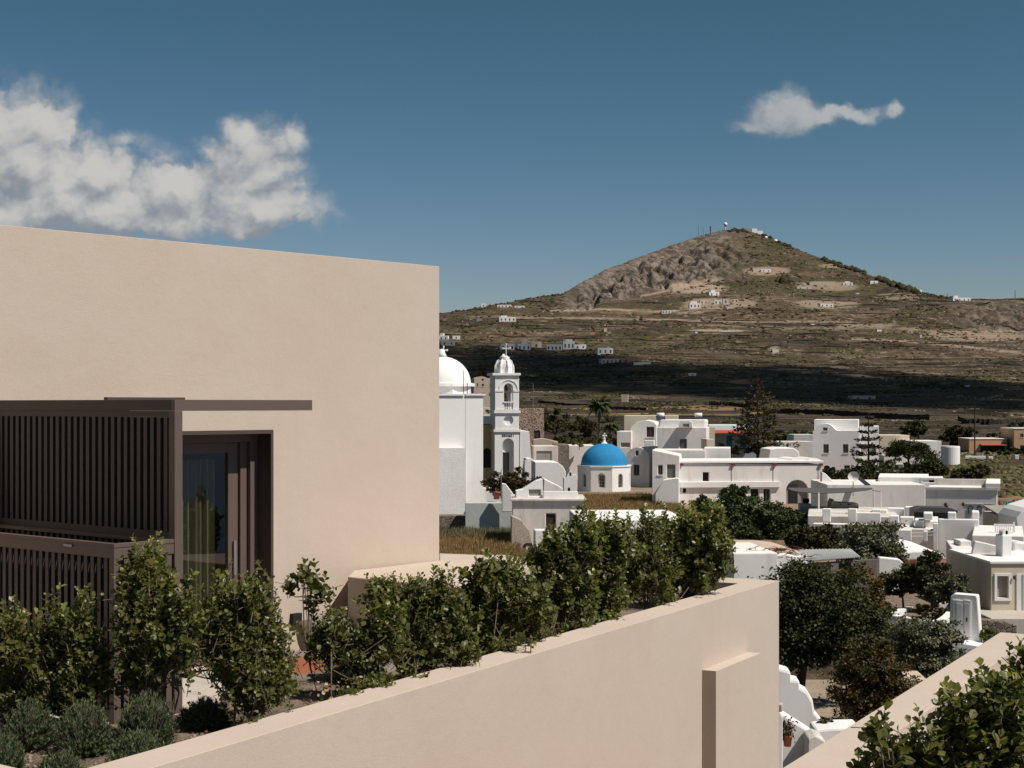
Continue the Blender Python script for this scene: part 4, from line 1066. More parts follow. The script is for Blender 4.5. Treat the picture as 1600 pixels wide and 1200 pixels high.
slab(ft, [ft.az(773.5, 640.6), ft.az(811, 640.6), ft.az(811, 587), ft.az(773.5, 587)], D-.75, D, [[ft.az(*p) for p in hb_[0]]]).build('belfry_back', W2, T, .03)
zb0, zb1_ = ft.z(792, 640.6), ft.z(792, 587)
for nm, a0_, a1__ in (('belfry_side', 0.0, .7), ('belfry_side', D-.72, D-.02)):
    mb = MB(); ww = D-1.5
    for (b0_, b1__, z0_, z1_) in ((.751, .751+ww*.22, zb0, zb1_), (D-.751-ww*.22, D-.751, zb0, zb1_), (.751+ww*.22+.001, D-.752-ww*.22, zb1_-1.3, zb1_)):
        mb.box(ft.O, ft.u, ft.v, z0_, z1_, a0_+.02, a1__, b0_, b1__)
    mb.build(nm, W2, T)
tslab('band', 773, 811.6, 608.5, 611, b0=-.06, b1=-.001, bev=0) if False else None
for x0, x1 in ((773.2, 787), (802, 811.3)): slab(ft, [ft.az(*p) for p in rect(x0, 609, x1, 612)], -.07, -.001).build('band', W2, T)
# raised round moulding over the belfry arch
n = 14; o1 = [(794.5+15*math.cos(math.pi*i/n), 608-15*math.sin(math.pi*i/n)) for i in range(n+1)]; o2 = [(794.5+13.8*math.cos(math.pi*i/n), 608-13.8*math.sin(math.pi*i/n)) for i in range(n, -1, -1)]
slab(ft, [ft.az(*p) for p in o1+o2], -.08, -.001).build('arch_moulding', W2, T)
tslab('top_cornice', 769, 813, 583, 586.8, b0=-.25, b1=D+.25, bev=.03)
mb = MB(); bal = ft
for i in range(5):
    a = ft.a(789.3+i*2.7); p = ft.pt(a, ft.z(794, 640)+.02, .2); hgt = ft.z(794, 629.5)-ft.z(794, 640)
    mb.lathe(p, [(.07, 0), (.09, hgt*.3), (.05, hgt*.6), (.07, hgt)], 8)
    x = mb.build('baluster', W2, T); mb = MB()
slab(ft, [ft.az(*p) for p in rect(786, 627.5, 803, 629.3)], -.1, .32).build('balustrade_rail', W2, T)
pc = ft.pt(D/2, 0, D/2); zc = P3(0, 583, Yt).z; zt_ = P3(0, 559, Yt).z; rc = 15.5/F*Yt
mb = MB(); prof = [(1.0, 0), (1.0, .42), (.93, .60), (.78, .78), (.55, .92), (.30, 1.0)]
nn = 64
for k, (r_, h_) in enumerate(prof):
    for j in range(nn):
        t = 2*math.pi*j/nn; fl = 1-.17*abs(math.cos(4*t))**.6*(1-.3*h_)
        mb.v.append((pc.x+rc*r_*fl*math.cos(t), pc.y+rc*r_*fl*math.sin(t), zc+(zt_-zc)*h_))
for k in range(len(prof)-1):
    for j in range(nn): q_ = (j+1) % nn; mb.f.append((k*nn+j, k*nn+q_, (k+1)*nn+q_, (k+1)*nn+j))
mb.build('fluted_cap', W2, T)
for k in range(8):
    t = 2*math.pi*(k+.5)/8; a = Vector((pc.x+rc*1.0*math.cos(t), pc.y+rc*1.0*math.sin(t), zc)); m_ = MB()
    m_.tube([a, a+Vector((0, 0, (zt_-zc)*.45)), Vector((pc.x+rc*.8*math.cos(t), pc.y+rc*.8*math.sin(t), zc+(zt_-zc)*.78)), Vector((pc.x+rc*.3*math.cos(t), pc.y+rc*.3*math.sin(t), zt_+.1))], .13, .09, 5); m_.build('rib', W2, T)
mb = MB(); mb.lathe((pc.x, pc.y, zt_), [(.75, -.15), (.62, 0), (.75, .12), (.4, .3), (.25, .6), (.001, .65)], 16); mb.build('finial', W2, T, 0, True)
cross(T, 791, 538, 556, Yt+D/2, 11, W2, .13)
mb = MB(); bp = ft.pt(ft.a(791.5), ft.z(794, 622), D/2); mb.lathe(bp, [(.42, 0), (.36, .12), (.28, .5), (.2, .72), (.001, .78)], 16); mb.tube([bp+Vector((0, 0, .75)), bp+Vector((0, 0, 1.9))], .04, .04, 5); mb.build('bell', M['bell'], T, 0, True)
tx = bpy.data.curves.new('lettering', 'FONT'); tx.body = 'ΕΙΜΑΚΕ Ι'; tx.size = .42; tx.extrude = .02; tx.align_x = 'CENTER'
to = bpy.data.objects.new('tmp_text', tx); C.objects.link(to); bpy.context.view_layer.update()
tm = bpy.data.meshes.new_from_object(to.evaluated_get(bpy.context.evaluated_depsgraph_get())); bpy.data.objects.remove(to)
lo = link('lettering', tm, T); tm.materials.clear(); tm.materials.append(M['pencil'])
lp = ft.pt(ft.a(793.6), ft.z(794, 682.2), -.03); lo.location = lp - parent_loc(T); lo.rotation_euler = (R(90), 0, R(12)); lo.scale = (.93, .93, 1)
house('tower_annex', 'white side wing joined to the right of the bell tower, with a sloped front', 'church wing', 812.2, 829, 216, 5, 672, 6, W2, outline=[(812.2, 800), (833, 800), (831, 730), (827, 674), (812.2, 672)])
house('ochre_church', 'ochre yellow church wall with a dark arched door between the white church and bell tower', 'church', 754, 772, 217, 5, 664, 10, M['ochre'], wins=[(755, 700, 767, 731, 'hole', True)], bevel=0)
ro = house('white_roof_band', 'white parapet above the ochre church wall with a round emblem', 'parapet', 748, 772, 217.5, 5, 650, 9, W2, zb=P3(0, 663, 217).z)
house('porch_wall', 'cream wall with a round dark medallion seen over the white parapet', 'wall', 748, 771, 236, 5, 637, 4, M['cream'], wins=[(758, 640, 764, 647, 'rec', True)])
st = house('white_stair', 'white stepped stair with balusters right of the bell tower', 'staircase', 815, 838, 205, 5, 716, 3, W2, outline=[(814, 800), (838, 800), (838, 722), (830, 716), (822, 716)])
for i in range(5):
    mb = MB(); f = Fac(820+i*3.3, 822+i*3.3, 204.4, 5); mb.box(f.O, f.u, f.v, f.z(820, 734), f.z(820, 719), 0, .14, 0, .14); mb.build('baluster', W2, st[0])
house('stone_house', 'unplastered stone house with a dark red door beyond the bell tower', 'house', 811, 850, 246, 4, 638, 9, M['rubble'], wins=[(834, 673, 844, 689, 'redwin')], bevel=.03)
house('pink_manor', 'pinkish old manor with a curved gable between dome and bell tower', 'house', 741, 772, 380, 8, 590, 14, M['beige'], outline=[(739, 640), (772, 640), (772, 590), (761, 591), (758, 589), (752, 588), (748, 591), (741, 591)],
      wins=[(752.5, 592, 755.5, 595, 'hole'), (752.5, 600, 756, 604, 'win'), (745, 599, 747, 604, 'win'), (765, 600, 767, 604, 'win'), (743, 614, 747, 618, 'hole', True), (753, 614, 758, 618, 'win'), (764, 613, 770, 619, 'hole', True)], zb=-11, group=None)
# --- low houses between tower and blue dome
house('flat_roof_house', 'low pinkish white house with terrace below the stone house', 'house', 832, 872, 222, 2, 697, 6, M['oldwhite'], wins=[(838, 705, 862, 722, 'rec')], bevel=.05)
house('yard_wall', 'pale yard wall with sloped coping right of the stone house', 'wall', 832, 868, 232, 2, 686, 3, M['beige'], outline=[(832, 720), (872, 720), (872, 690), (850, 685), (832, 687)])
house('brown_wall_house', 'unpainted brown block wall of a house left of the blue dome', 'house', 868, 889, 224, 2, 695, 8, M['drystone'], bevel=.03)
house('white_shed', 'plain white box house behind the blue dome', 'house', 889, 930, 228, 2, 696, 7, W, bevel=.06)
house('vaulted_chapel', 'white curved-roof chapel hall left of the blue dome', 'chapel', 836, 884, 190, 3, 722, 7, W2, outline=[(836, 810), (884, 810), (884, 737), (880, 729), (872, 723), (862, 722), (836, 722)])
house('chapel_side_block', 'small white block with a lean-to shadow behind the cream store', 'house', 850, 884, 172, 3, 748, 5, W, outline=[(846, 830), (892, 830), (886, 772), (878, 762), (868, 757), (850, 748)])
bc = house('small_belfry', 'tiny white belfry with one opening beside the blue domed chapel', 'belfry', 881, 902, 168, 3, 746, 1.2, W2,
      outline=[(881, 800), (902, 800), (902, 744), (899, 742), (897, 742), (896, 746), (895, 741), (891, 734), (887, 741), (885, 746), (881, 746)], wins=[(889.5, 738, 892.5, 744, 'hole', True), (887, 762, 891, 770, 'hole', True)], bevel=.02)
# --- blue dome chapel
Yd = 199; K = empty('blue_dome_chapel', 'white eight-sided chapel with a bright blue dome and small white lantern', 'chapel', P3(944, 770, Yd))
cx = (944-800)/F*(Yd+3.3); cy = Yd+3.3; rD = 41.5/F*cy/math.cos(R(22.5))*1.0
zt0 = P3(0, 728.5, cy).z; zbb = P3(0, 771, cy).z; rot = R(22.5-9)
ang = [rot + R(45)*k for k in range(8)]
pl = [(cx+rD*math.cos(t)*.96, cy+rD*math.sin(t)*.96) for t in ang]
for k in range(8):
    a_, b_ = Vector((*pl[k], 0)), Vector((*pl[(k+1) % 8], 0)); fk = Fac(0, None, 1); fk.u = (b_-a_).normalized(); fk.v = Vector((-fk.u.y, fk.u.x, 0)); fk.O = a_; fk.W = (b_-a_).length
    w2 = .36 if k != 5 else .48; zc_ = zbb+.9; 
    fr_ = fk.W*.5; hole = [(fr_-w2, zc_), (fr_+w2, zc_)]+[(fr_+w2*math.cos(math.pi*i/8), zc_+1.35+w2*math.sin(math.pi*i/8)) for i in range(9)]
    slab(fk, [(0, zbb-3), (fk.W, zbb-3), (fk.W, zt0), (0, zt0)], 0, .6, [hole], .3).build('drum_side', W2, K)
    mb = MB(); mb.box(fk.O, fk.u, fk.v, zc_+.05, zc_+1.5, fr_-w2*.62, fr_+w2*.62, .2, .28); wo_ = mb.build('window', M['pane'], K)
    mb = MB()
    for zz in (.35, .75, 1.15): mb.box(fk.O, fk.u, fk.v, zc_+zz, zc_+zz+.06, fr_-w2*.62, fr_+w2*.62, .17, .199)
    mb.box(fk.O, fk.u, fk.v, zc_+.05, zc_+1.5, fr_-.03, fr_+.03, .165, .169); mb.build('glazing_bar', M['steel'], wo_)
mb = MB(); mb.prism([(cx+rD*.99*math.cos(t), cy+rD*.99*math.sin(t)) for t in ang], zt0+.001, zt0+.16); mb.build('drum_cornice', W2, K)
rdm = 36.5/F*cy; hd_ = P3(0, 692.5, cy).z - zt0
mb = MB(); mb.lathe((cx, cy, zt0+.161), [(rdm*math.cos(t), (hd_-.16)*math.sin(t)) for t in [R(90)*i/16 for i in range(17)]], 48); mb.build('dome', M['blue'], K, 0, True)
mb = MB(); zl = P3(0, 693.5, cy).z; mb.lathe((cx, cy, zl), [(.55, -.12), (.42, .05), (.18, .3), (.16, .62), (.22, .68), (.1, .75), (.001, .76)], 16); mb.build('lantern', W2, K, 0, True)
cross(K, 944.5, 677.5, 687, cy, 5, W2, .12)
mb = MB(); mb.prism([(cx+rD*1.0*math.cos(t), cy+rD*1.0*math.sin(t)) for t in ang], zbb-.2, zbb+.001)
x0, y0, x1 = (906-800)/F*(Yd-.6), Yd-.8, (994-800)/F*(Yd-.6)
mb.hexa([(x0-.5, y0-1.3, zbb-3), (x1+.6, y0-1.3, zbb-3), (x1+.6, y0+8.5, zbb-3), (x0-.5, y0+8.5, zbb-3)], [(x0+.1, y0, zbb+.25), (x1-.1, y0, zbb+.25), (x1-.1, y0+7.5, zbb+.25), (x0+.1, y0+7.5, zbb+.25)])
mb.build('podium', W2, K, .05)

# --- cream store in front
house('cream_store', 'cream plastered store with a brown shuttered window in front of the chapels', 'house', 800, 914, 126, 0, 780, 6, M['oldwhite'],
      outline=[(800, 960), (912, 960), (912, 781), (800, 779)], wins=[(853, 803, 868, 827, 'wooddoor')], bevel=.08)
s2 = house('cream_gable', 'white sloping gable with a small recessed panel on top of the cream store', 'gable wall', 806, 852, 127.5, 3, 760, 1.2, W2, outline=[(806, 779), (848, 779), (848, 748), (838, 751), (830, 756), (818, 764), (806, 767)], zb=P3(0, 779.5, 127.5).z, wins=[(826, 765, 845, 775, 'rec')], bevel=.05)
house('store_parapet', 'white roof parapet of the cream store right of its gable', 'parapet', 849, 903, 127, 3, 768, .5, W2, zb=P3(0, 780, 127).z)
f = Fac(800, 914, 125.9, 0); mb = MB(); mb.box(f.O, f.u, f.v, f.z(850, 783), f.z(850, 779.6), -.1, f.W+.12, -.12, 6.4); tag(mb.build('store_cornice', M['oldwhite'], None, .03), 'weathered cornice slab running along the top of the cream store', 'cornice')
house('pitted_buttress', 'sloping pitted plaster buttress at the left foot of the cream store', 'buttress', 799, 838, 124.5, 3, 805, 1.3, M['pitted'], outline=[(799, 960), (838, 960), (828, 830), (814, 812), (799, 806)], bevel=.05)
house('lower_white_step', 'white ledge below the shuttered window of the cream store', 'ledge', 835, 916, 123, 3, 828, 1.2, W2, bevel=.1)
house('white_roof', 'flat bright white roof seen through the last bushes of the row', 'house', 906, 1075, 96, 2, 812, 9, W2, bevel=.1)
house('white_yard_wall', 'white yard wall below the flat bright white roof', 'wall', 930, 1130, 70, -3, 858, 1.0, W2, bevel=.1)
house('field_wall', 'dry stone wall at the near side of the straw coloured field', 'wall', 908, 1058, 118, -2, 800, .6, M['drystone'])

# --- long two-storey house and the cluster behind the blue dome
YL = 175
L_, fl_ = house('long_house', 'long two-storey white house with an arched porch and thin wall joints', 'house', 1061, 1284, YL, 5.0, 723, 9, W, outline=[(1061, 860), (1284, 860), (1284, 726), (1061, 724)],
      wins=[(1098, 738, 1108, 752, 'hole'), (1228, 750, 1263, 859, 'rec', True), (1067, 763, 1073, 770, 'hole'), (1173, 764, 1186, 786, 'hole'), (1193, 764, 1204, 786, 'win')], reveal=.5, bevel=.05)
f = fl_
mb = MB(); mb.box(f.O, f.u, f.v, f.z(1061, 724), f.z(1061, 720.5), -.12, f.W+.15, -.15, 9.2); mb.build('roof_edge', W2, L_, .04)
mb = MB(); mb.box(f.O, f.u, f.v, f.z(1061, 762), f.z(1061, 753), .05, f.a(1218), -.28, -.001); mb.build('balcony_band', W2, L_, .03)
for x in (1061.5, 1143, 1208, 1280):
    mb = MB(); mb.box(f.O, f.u, f.v, f.z(x, 727.5), f.z(x, 724), f.a(x), f.a(x+5), -.22, -.001); mb.build('beam_end', M['redtrim'], L_)
for x in (1142.5, 1207.5, 1278):
    mb = MB(); mb.box(f.O, f.u, f.v, f.z(x, 752), f.z(x, 727.6), f.a(x), f.a(x)+.05, -.03, -.001); mb.build('drain_pipe', M['shutter'], L_)
hole = rect(1233, 762, 1248, 859); slab(f, [f.az(*p) for p in hole], .42, .49).build('porch_door', M['dark'], L_)
slab(f, [f.az(*p) for p in rect(1233, 757, 1247, 761)], .42, .49).build('transom', M['shutter'], L_)
for i in range(5):
    mb = MB(); x = 1110+i*14; 
rv = Fac(1262, 1284, YL+3, 1.0)
# vaults on its roof
for (x, w_) in ((1248, 13), (1273, 11)):
    ff = Fac(x-w_, x+w_, YL+2.5, 5); n = 10; o_ = [(x+w_*math.cos(math.pi*i/n), 721-5*math.sin(math.pi*i/n)) for i in range(n+1)]
    slab(ff, [ff.az(*p) for p in o_], 0, 6).build('roof_vault', W2, L_, 0)
house('corner_house', 'white house with blue grey window and outside steps joined to the long house', 'house', 1022, 1061.5, 174.2, -8, 703, 7, W, outline=[(1019, 860), (1061.5, 860), (1061.5, 712), (1019, 703)],
      wins=[(1028, 727, 1035, 742, 'win'), (1042, 726, 1055, 747, 'greydoor')], bevel=.06)
house('rear_wing', 'white rear wing rising between the corner house and the terrace block', 'house', 1024, 1102, 187, -6, 703, 6, W, bevel=.05)
house('outer_steps', 'white sloping stair wall below the blue grey door', 'staircase', 1026, 1061, 172.4, -8, 748, 1.6, W2, outline=[(1024, 860), (1061, 860), (1061, 748), (1056, 747), (1036, 750), (1030, 762), (1024, 771)])
house('vault_house', 'white house with a round vaulted gable right behind the blue dome', 'house', 979, 1014, 211, -20, 700, 9, W,
      outline=[(977, 860), (1014, 860), (1014, 716)]+[(996+18*math.cos(t), 716-17*math.sin(t)) for t in [math.pi*i/12 for i in range(1, 12)]]+[(977, 716)],
      wins=[(993, 704, 998, 712, 'win'), (990, 726, 999, 743, 'win')], bevel=.05)
house('upper_vault_house', 'higher white house with a flat curved gable and red curtained window', 'house', 984, 1026, 226, -9, 657, 9, W, outline=[(984, 800), (1026, 800), (1026, 664), (1021, 659), (1008, 656.5), (995, 659), (987, 666), (984, 673)],
      wins=[(1010, 667, 1022, 683, 'redwin')], bevel=.05)
house('lower_annex', 'small white annex left of the higher gable house', 'house', 964, 986, 224, -9, 674, 6, W, wins=[(970, 692, 984, 699, 'rec')], bevel=.05)
house('ledge_box', 'white window ledge box below the red curtained window', 'ledge', 1007, 1022, 223.5, -9, 688, 1.2, W2, zb=P3(0, 698, 223.5).z)
house('cube_house', 'white cube house with a grey shuttered door and roof dormer', 'house', 1027, 1104, 208, -9, 668, 10, W, wins=[(1062, 686, 1073, 702, 'greydoor')], bevel=.06)
house('roof_room', 'white roof room with bright vaulted top on the cube house', 'roof room', 1028, 1103, 209.5, -9, 656, 8, W2, outline=[(1028, 669), (1103, 669), (1103, 656), (1030, 656)], zb=P3(0, 668.3, 210).z-.0, bevel=.2)
house('roof_dormer', 'small arched dormer with a grey window on the cube house', 'dormer', 1060, 1082, 206.2, -9, 660, 2, W, outline=[(1060, 668), (1082, 668), (1081, 660), (1077, 658), (1064, 658), (1061, 661)], zb=P3(0, 668.2, 206.2).z, wins=[(1067, 662, 1077, 667, 'rec')], bevel=0)
house('beige_back_house', 'beige flat house behind the white cube house', 'house', 975, 1060, 236, -6, 649, 8, M['cream'], bevel=.05)
house('terrace_block', 'white terrace block with a small outlet between cube house and long house', 'terrace', 1100, 1141, 187, -8, 700, 6, W, bevel=.05)
house('cream_shed', 'small cream shed right of the cube house', 'shed', 1104, 1116, 200, 3, 686, 4, M['cream'])
def tank(px, py, Y, lab):
    r = empty('water_heater', lab, 'water tank', P3(px, py, Y)); mb = MB(); p = P3(px, py, Y); mb.tube([p+Vector((-.5, 0, .75)), p+Vector((.5, 0, .75))], .27, .27, 12); mb.build('tank', M['white2'], r, 0, True)
    mb = MB(); mb.poly([p+Vector((-.6, -.9, .05)), p+Vector((.6, -.9, .05)), p+Vector((.6, .1, .65)), p+Vector((-.6, .1, .65))]); mb.poly([p+Vector((-.6, -.86, .0)), p+Vector((-.6, .14, .6)), p+Vector((.6, .14, .6)), p+Vector((.6, -.86, .0))]); mb.build('solar_panel', M['screenp'], r)
    mb = MB()
    for dx in (-.45, .45): mb.tube([p+Vector((dx, .1, 0)), p+Vector((dx, 0, .7))], .03, .03, 4)
    mb.build('stand', M['iron'], r)
tank(1032, 657, 214, 'solar water heater on the cube house roof, left one')
tank(1091, 657, 216, 'solar water heater at the right end of the cube house roof')
# red-tiled house
rh, f = house('blue_porch_house', 'low house with red tile eave and blue doors behind the tall araucaria', 'house', 1115, 1182, 262, 2, 676, 7, M['bluegrey'], wins=[(1135, 681, 1144, 699, 'bluedoor'), (1156, 681, 1166, 699, 'bluedoor')])
mb = MB(); mb.hexa([f.pt(-.3, f.z(1115, 677), -1.6), f.pt(f.W+.3, f.z(1115, 677), -1.6), f.pt(f.W+.3, f.z(1115, 675), 0), f.pt(-.3, f.z(1115, 675), 0)], [f.pt(-.3, f.z(1115, 676), -1.6), f.pt(f.W+.3, f.z(1115, 676), -1.6), f.pt(f.W+.3, f.z(1115, 672), 0), f.pt(-.3, f.z(1115, 672), 0)]); mb.build('tiled_eave', M['tile'], rh)
house('upper_white_block', 'white flat roof block above the red tile eave', 'house', 1108, 1172, 270, 2, 664, 8, W2, bevel=.05)
house('pink_side_wall', 'pale pink side wall left of the red tile eave', 'wall', 1106, 1117, 256, 2, 667, 3, M['cream'])
house('round_white_vaults', 'rounded bright white vault between araucaria and two-storey house', 'house', 1198, 1250, 230, 2, 700, 7, W2, outline=[(1196, 740), (1250, 740), (1249, 706), (1240, 700), (1215, 700), (1203, 702)], bevel=.2)
house('grey_flat_houses', 'low pale houses behind the white vault', 'house', 1215, 1272, 268, 2, 690, 6, M['oldwhite'])
house('far_grey_block', 'grey white block left of the tall two-storey house', 'house', 1240, 1274, 285, 2, 679, 6, M['greywhite'])
# tall two-storey house
t2, f = house('two_storey_house', 'tall white two-storey house with a vaulted gable and two grey windows', 'house', 1271, 1342, 235, -13, 672, 10, W2,
      outline=[(1270, 800), (1342, 800), (1342, 673), (1308, 673), (1304, 670), (1300, 666), (1296, 663), (1290, 662), (1284, 663), (1278, 666), (1274, 671), (1270, 674)],
      wins=[(1286, 668, 1293, 673, 'win'), (1286.5, 694, 1295, 708, 'win'), (1317, 694, 1325.5, 708, 'win'), (1287, 727, 1297, 734, 'hole', True), (1319, 727, 1328, 736, 'win')], bevel=.05)
house('rear_upper_block', 'bright upper block rising behind the vaulted gable', 'house', 1272, 1341, 238, -13, 655.5, 8, W2, bevel=.05)
house('balcony_wing', 'white wing with balcony behind the small norfolk pine', 'house', 1343, 1373, 238, -13, 666, 8, W2, wins=[(1345, 694, 1368, 707, 'rec')], bevel=.04)
house('cream_low_house', 'cream low house with a bright roof edge right of the balcony wing', 'house', 1374, 1421, 300, 0, 680, 9, M['cream'], bevel=.05)
house('grey_white_house', 'white house with stair beside the round tank', 'house', 1421, 1471, 292, 0, 689, 9, W, wins=[(1446, 698, 1452, 705, 'win'), (1450, 713, 1458, 720, 'win')], bevel=.05)
tk = P3(1485, 722, 287); mb = MB(); rr_ = 14.5/F*287; mb.lathe(tk, [(rr_, -1), (rr_, 2.65), (rr_*.96, 2.9), (rr_*.9, 2.7), (.001, 2.65)], 28)
tag(mb.build('round_tank', W2, None, 0, False), 'round whitewashed water tank right of the white stair house', 'tank')
for i, (a, b, y, lab) in enumerate([(1380, 1420, 711, 'low yard wall behind the trees right of the norfolk pine'), (1405, 1426, 726, 'small rounded white vault between two dark trees')]):
    house('yard_house', lab, 'wall' if i == 0 else 'house', a, b, 262-14*i, 0, y, 4, W, bevel=.2)
# orange houses at the right edge
oh, f = house('apricot_house', 'low apricot house with a red awning and dark veranda', 'house', 1514, 1573, 372, 0, 686, 9, M['orange'], wins=[(1532, 696, 1570, 708, 'hole')], bevel=.04, top=W2, cornice=.3)
mb = MB(); mb.hexa([f.pt(f.a(1531), f.z(1531, 696), -1.4), f.pt(f.a(1571), f.z(1571, 696), -1.4), f.pt(f.a(1571), f.z(1571, 694.5), -.002), f.pt(f.a(1531), f.z(1531, 694.5), -.002)], [f.pt(f.a(1531), f.z(1531, 695), -1.4), f.pt(f.a(1571), f.z(1571, 695), -1.4), f.pt(f.a(1571), f.z(1571, 693), -.002), f.pt(f.a(1531), f.z(1531, 693), -.002)]); mb.build('awning', M['tile'], oh)
house('apricot_tower_house', 'two-storey apricot house with bright roof at the right edge', 'house', 1584, 1650, 370, 0, 670, 10, M['orange'], wins=[(1594, 678, 1599, 684, 'win'), (1594, 696, 1601, 703, 'win')], top=W2, cornice=.3)
house('apricot_link', 'lower apricot link between the two apricot houses', 'house', 1573, 1585, 376, 0, 689, 8, M['orange'], wins=[(1575, 698, 1580, 704, 'hole', True)])
for (x0, x1, y0, y1, lab) in ((1545, 1552, 713.5, 717.5, 'small white block by the road below the low apricot house'), (1586, 1592, 711, 717, 'small white post box at the road below the two-storey apricot house'), (1508, 1540, 712.5, 715, 'low pale roadside wall left of the apricot houses')):
    f = Fac(x0, x1, 322, -8); mb = MB(); mb.box(f.O, f.u, f.v, f.z(x0, y1+4), f.z(x0, y0), 0, f.W, 0, 1.0); tag(mb.build('roadside_block', W2, None, .05), lab, 'block')
# --- houses on the right, middle distance
house('long_low_house', 'long low white house behind the shade sail', 'house', 1292, 1446, 150, -2, 757, 10, W, bevel=.06)
house('roof_vent_house', 'white raised roof with a shaded end wall above the long low house', 'house', 1372, 1452, 156, -14, 745, 8, W2, bevel=.06)
house('roof_vent', 'white roof vent with a dark slot above the gabled shade house', 'roof vent', 1438, 1474, 155, -14, 746, 3, W2, wins=[(1441, 750, 1464, 754, 'hole')], bevel=.05)
house('sloping_side_wall', 'white sloping side wall right of the arched porch', 'wall', 1284, 1345, 156, -2, 755, 1, W2, outline=[(1284, 860), (1345, 860), (1345, 768), (1312, 757), (1300, 750), (1290, 740), (1284, 737)])
gh, f = house('shaded_house', 'white house with shaded front, three small arched grilles and a wall lamp', 'house', 1446, 1558, 134, -17, 765, 9, W,
      wins=[(1475, 790, 1481, 793, 'hole')], bevel=.05)
mb = MB(); mb.box(f.O, f.u, f.v, f.z(1446, 764.9), f.z(1446, 761), -.05, f.W+.05, -.10, .5); mb.build('roof_edge', M['oldwhite'], gh)
mb = MB(); mb.box(f.O, f.u, f.v, f.z(1446, 764.9), f.z(1446, 754), f.W-.9, f.W+.25, -.08, 9); mb.build('side_parapet', W2, gh)
mb = MB(); mb.box(f.O, f.u, f.v, f.z(1446, 764.9), f.z(1446, 755), .4, f.W-.92, 8.2, 9); mb.build('rear_parapet', M['oldwhite'], gh)
for x in (1512.5, 1526.5, 1541):
    o_ = arch(x, 790, x+7.5, 803); c_ = arch(x+1.4, 791.6, x+6.1, 803)
    slab(f, [f.az(*p) for p in o_], -.05, -.001, [[f.az(*p) for p in [(q[0], q[1]-.01) if q[1] > 802 else q for q in c_]]]).build('arched_grille', M['iron'], gh)
for x in (1477.5, 1505):
    mb = MB(); p = f.pt(f.a(x), f.z(x, 788), -.2); mb.lathe(p, [(.001, -.18), (.1, -.1), (.12, .1), (.001, .2)], 10); mb.tube([p, p+Vector((0, .2, .12))], .025, .025, 4); mb.build('wall_lamp', M['iron'], gh)
for (a, b) in ((1509, 1536), (1538, 1553)):
    mb = MB(); mb.box(f.O, f.u, f.v, f.z(a, 787.6), f.z(a, 786.6), f.a(a), f.a(b), -.05, -.001); mb.build('moulding', M['oldwhite'], gh)
# dark tarpaulin booth
bt = empty('market_booth', 'dark tarpaulin covered booth in front of the shaded house', 'booth', P3(1461, 812, 124)); f = Fac(1427, 1495, 123, -6)
slab(f, [f.az(*p) for p in [(1428, 815), (1494, 815), (1494, 797), (1480, 794), (1440, 793), (1428, 796)]], 0, 2.5).build('tarp_body', M['tarp'], bt)
slab(f, [f.az(*p) for p in [(1426, 800), (1495, 801), (1495, 797), (1480, 793), (1438, 792), (1427, 796)]], -.35, -.002).build('tarp_valance', M['sail'], bt)
# terrace with crenellated posts
def wbox(x0, x1, y0, y1, Y, dep, mat=W2, deg=-15, mb=None):
    f = Fac(x0, x1, Y, deg); mb = mb or MB(); mb.box(f.O, f.u, f.v, f.z(x0, y1), f.z(x0, y0), 0, f.W, 0, dep); return mb
tt = empty('crenellated_terrace', 'white roof terrace wall with square upright posts before the shaded house', 'terrace', P3(1500, 850, 112))
wbox(1466, 1530, 811, 900, 112, .7).build('terrace_wall', W2, tt, .05)
for (x0, x1, y0, y1, dp) in ((1443, 1457, 802, 812, 2), (1481, 1494, 801, 811, 1.2), (1519, 1530, 800, 811, 2)):
    wbox(x0, x1, y0, y1-.05, 112 if x0 > 1466 else 113, dp).build('post', W2, tt, .05)
wbox(1405, 1466, 826, 900, 113, 6, W).build('step_wall', W, tt, .05)
wbox(1429, 1444, 812, 826, 114, 2).build('post', W2, tt, .05); wbox(1445, 1465.5, 814, 825.9, 114, 5, W).build('upper_step', W, tt, .05)
wbox(1406, 1428, 808, 825.9, 116, 1.2, W).build('post', W2, tt, .05)
wbox(1458, 1466, 818, 860, 111.5, .45).build('door_post', W2, tt, .04); wbox(1511, 1519, 822, 842, 111.7, .25).build('door_post', W2, tt, .04)
for (x0, x1, y0, y1) in ((1404, 1424, 828, 845), (1443, 1449, 830, 846)): wbox(x0, x1, y0, y1, 111, .8).build('pier', W2, tt, .04)
for y in (833, 838):
    mb = MB(); mb.tube([P3(1424, y, 111), P3(1443, y, 111)], .03, .03, 5); mb.tube([P3(1449, y-1, 111), P3(1463, y-2.5, 111)], .03, .03, 5); mb.build('rail', M['steel'], tt)
for i, (x0, x1, y0, y1, Y) in enumerate([(1362, 1376, 796, 815, 128), (1377, 1386, 797, 806, 127), (1386, 1412, 794, 812, 128), (1414, 1426, 792, 806, 127), (1390, 1404, 806, 822, 121)]):
    tag(wbox(x0, x1, y0, y1, Y, 1.2).build('roof_post', W2, None, .05), ['white roof post at the right end of the shade sail', 'small white roof block, second behind the sail pole', 'wide white roof block below the long low house', 'white roof block left of the dark booth', 'white post with two small hooks below the wide roof block'][i], 'roof block')
house('chimney', 'grey white chimney block with a dark pot beside the shade sail', 'chimney', 1250, 1268, 136, -2, 787, 1.2, M['oldwhite'])
mb = MB(); p = P3(1259.5, 786.5, 136.6); mb.lathe(p, [(.001, .02), (.22, .02), (.3, .2), (.26, .42), (.001, .44)], 14); tag(mb.build('chimney_pot', M['dark'], None, 0, True), 'round black chimney cowl standing on the grey white chimney block', 'chimney pot')
house('roof_terrace', 'white roof terrace below the shade sail', 'terrace', 1262, 1405, 124, -11, 806, 12, M['oldwhite'], bevel=.05)
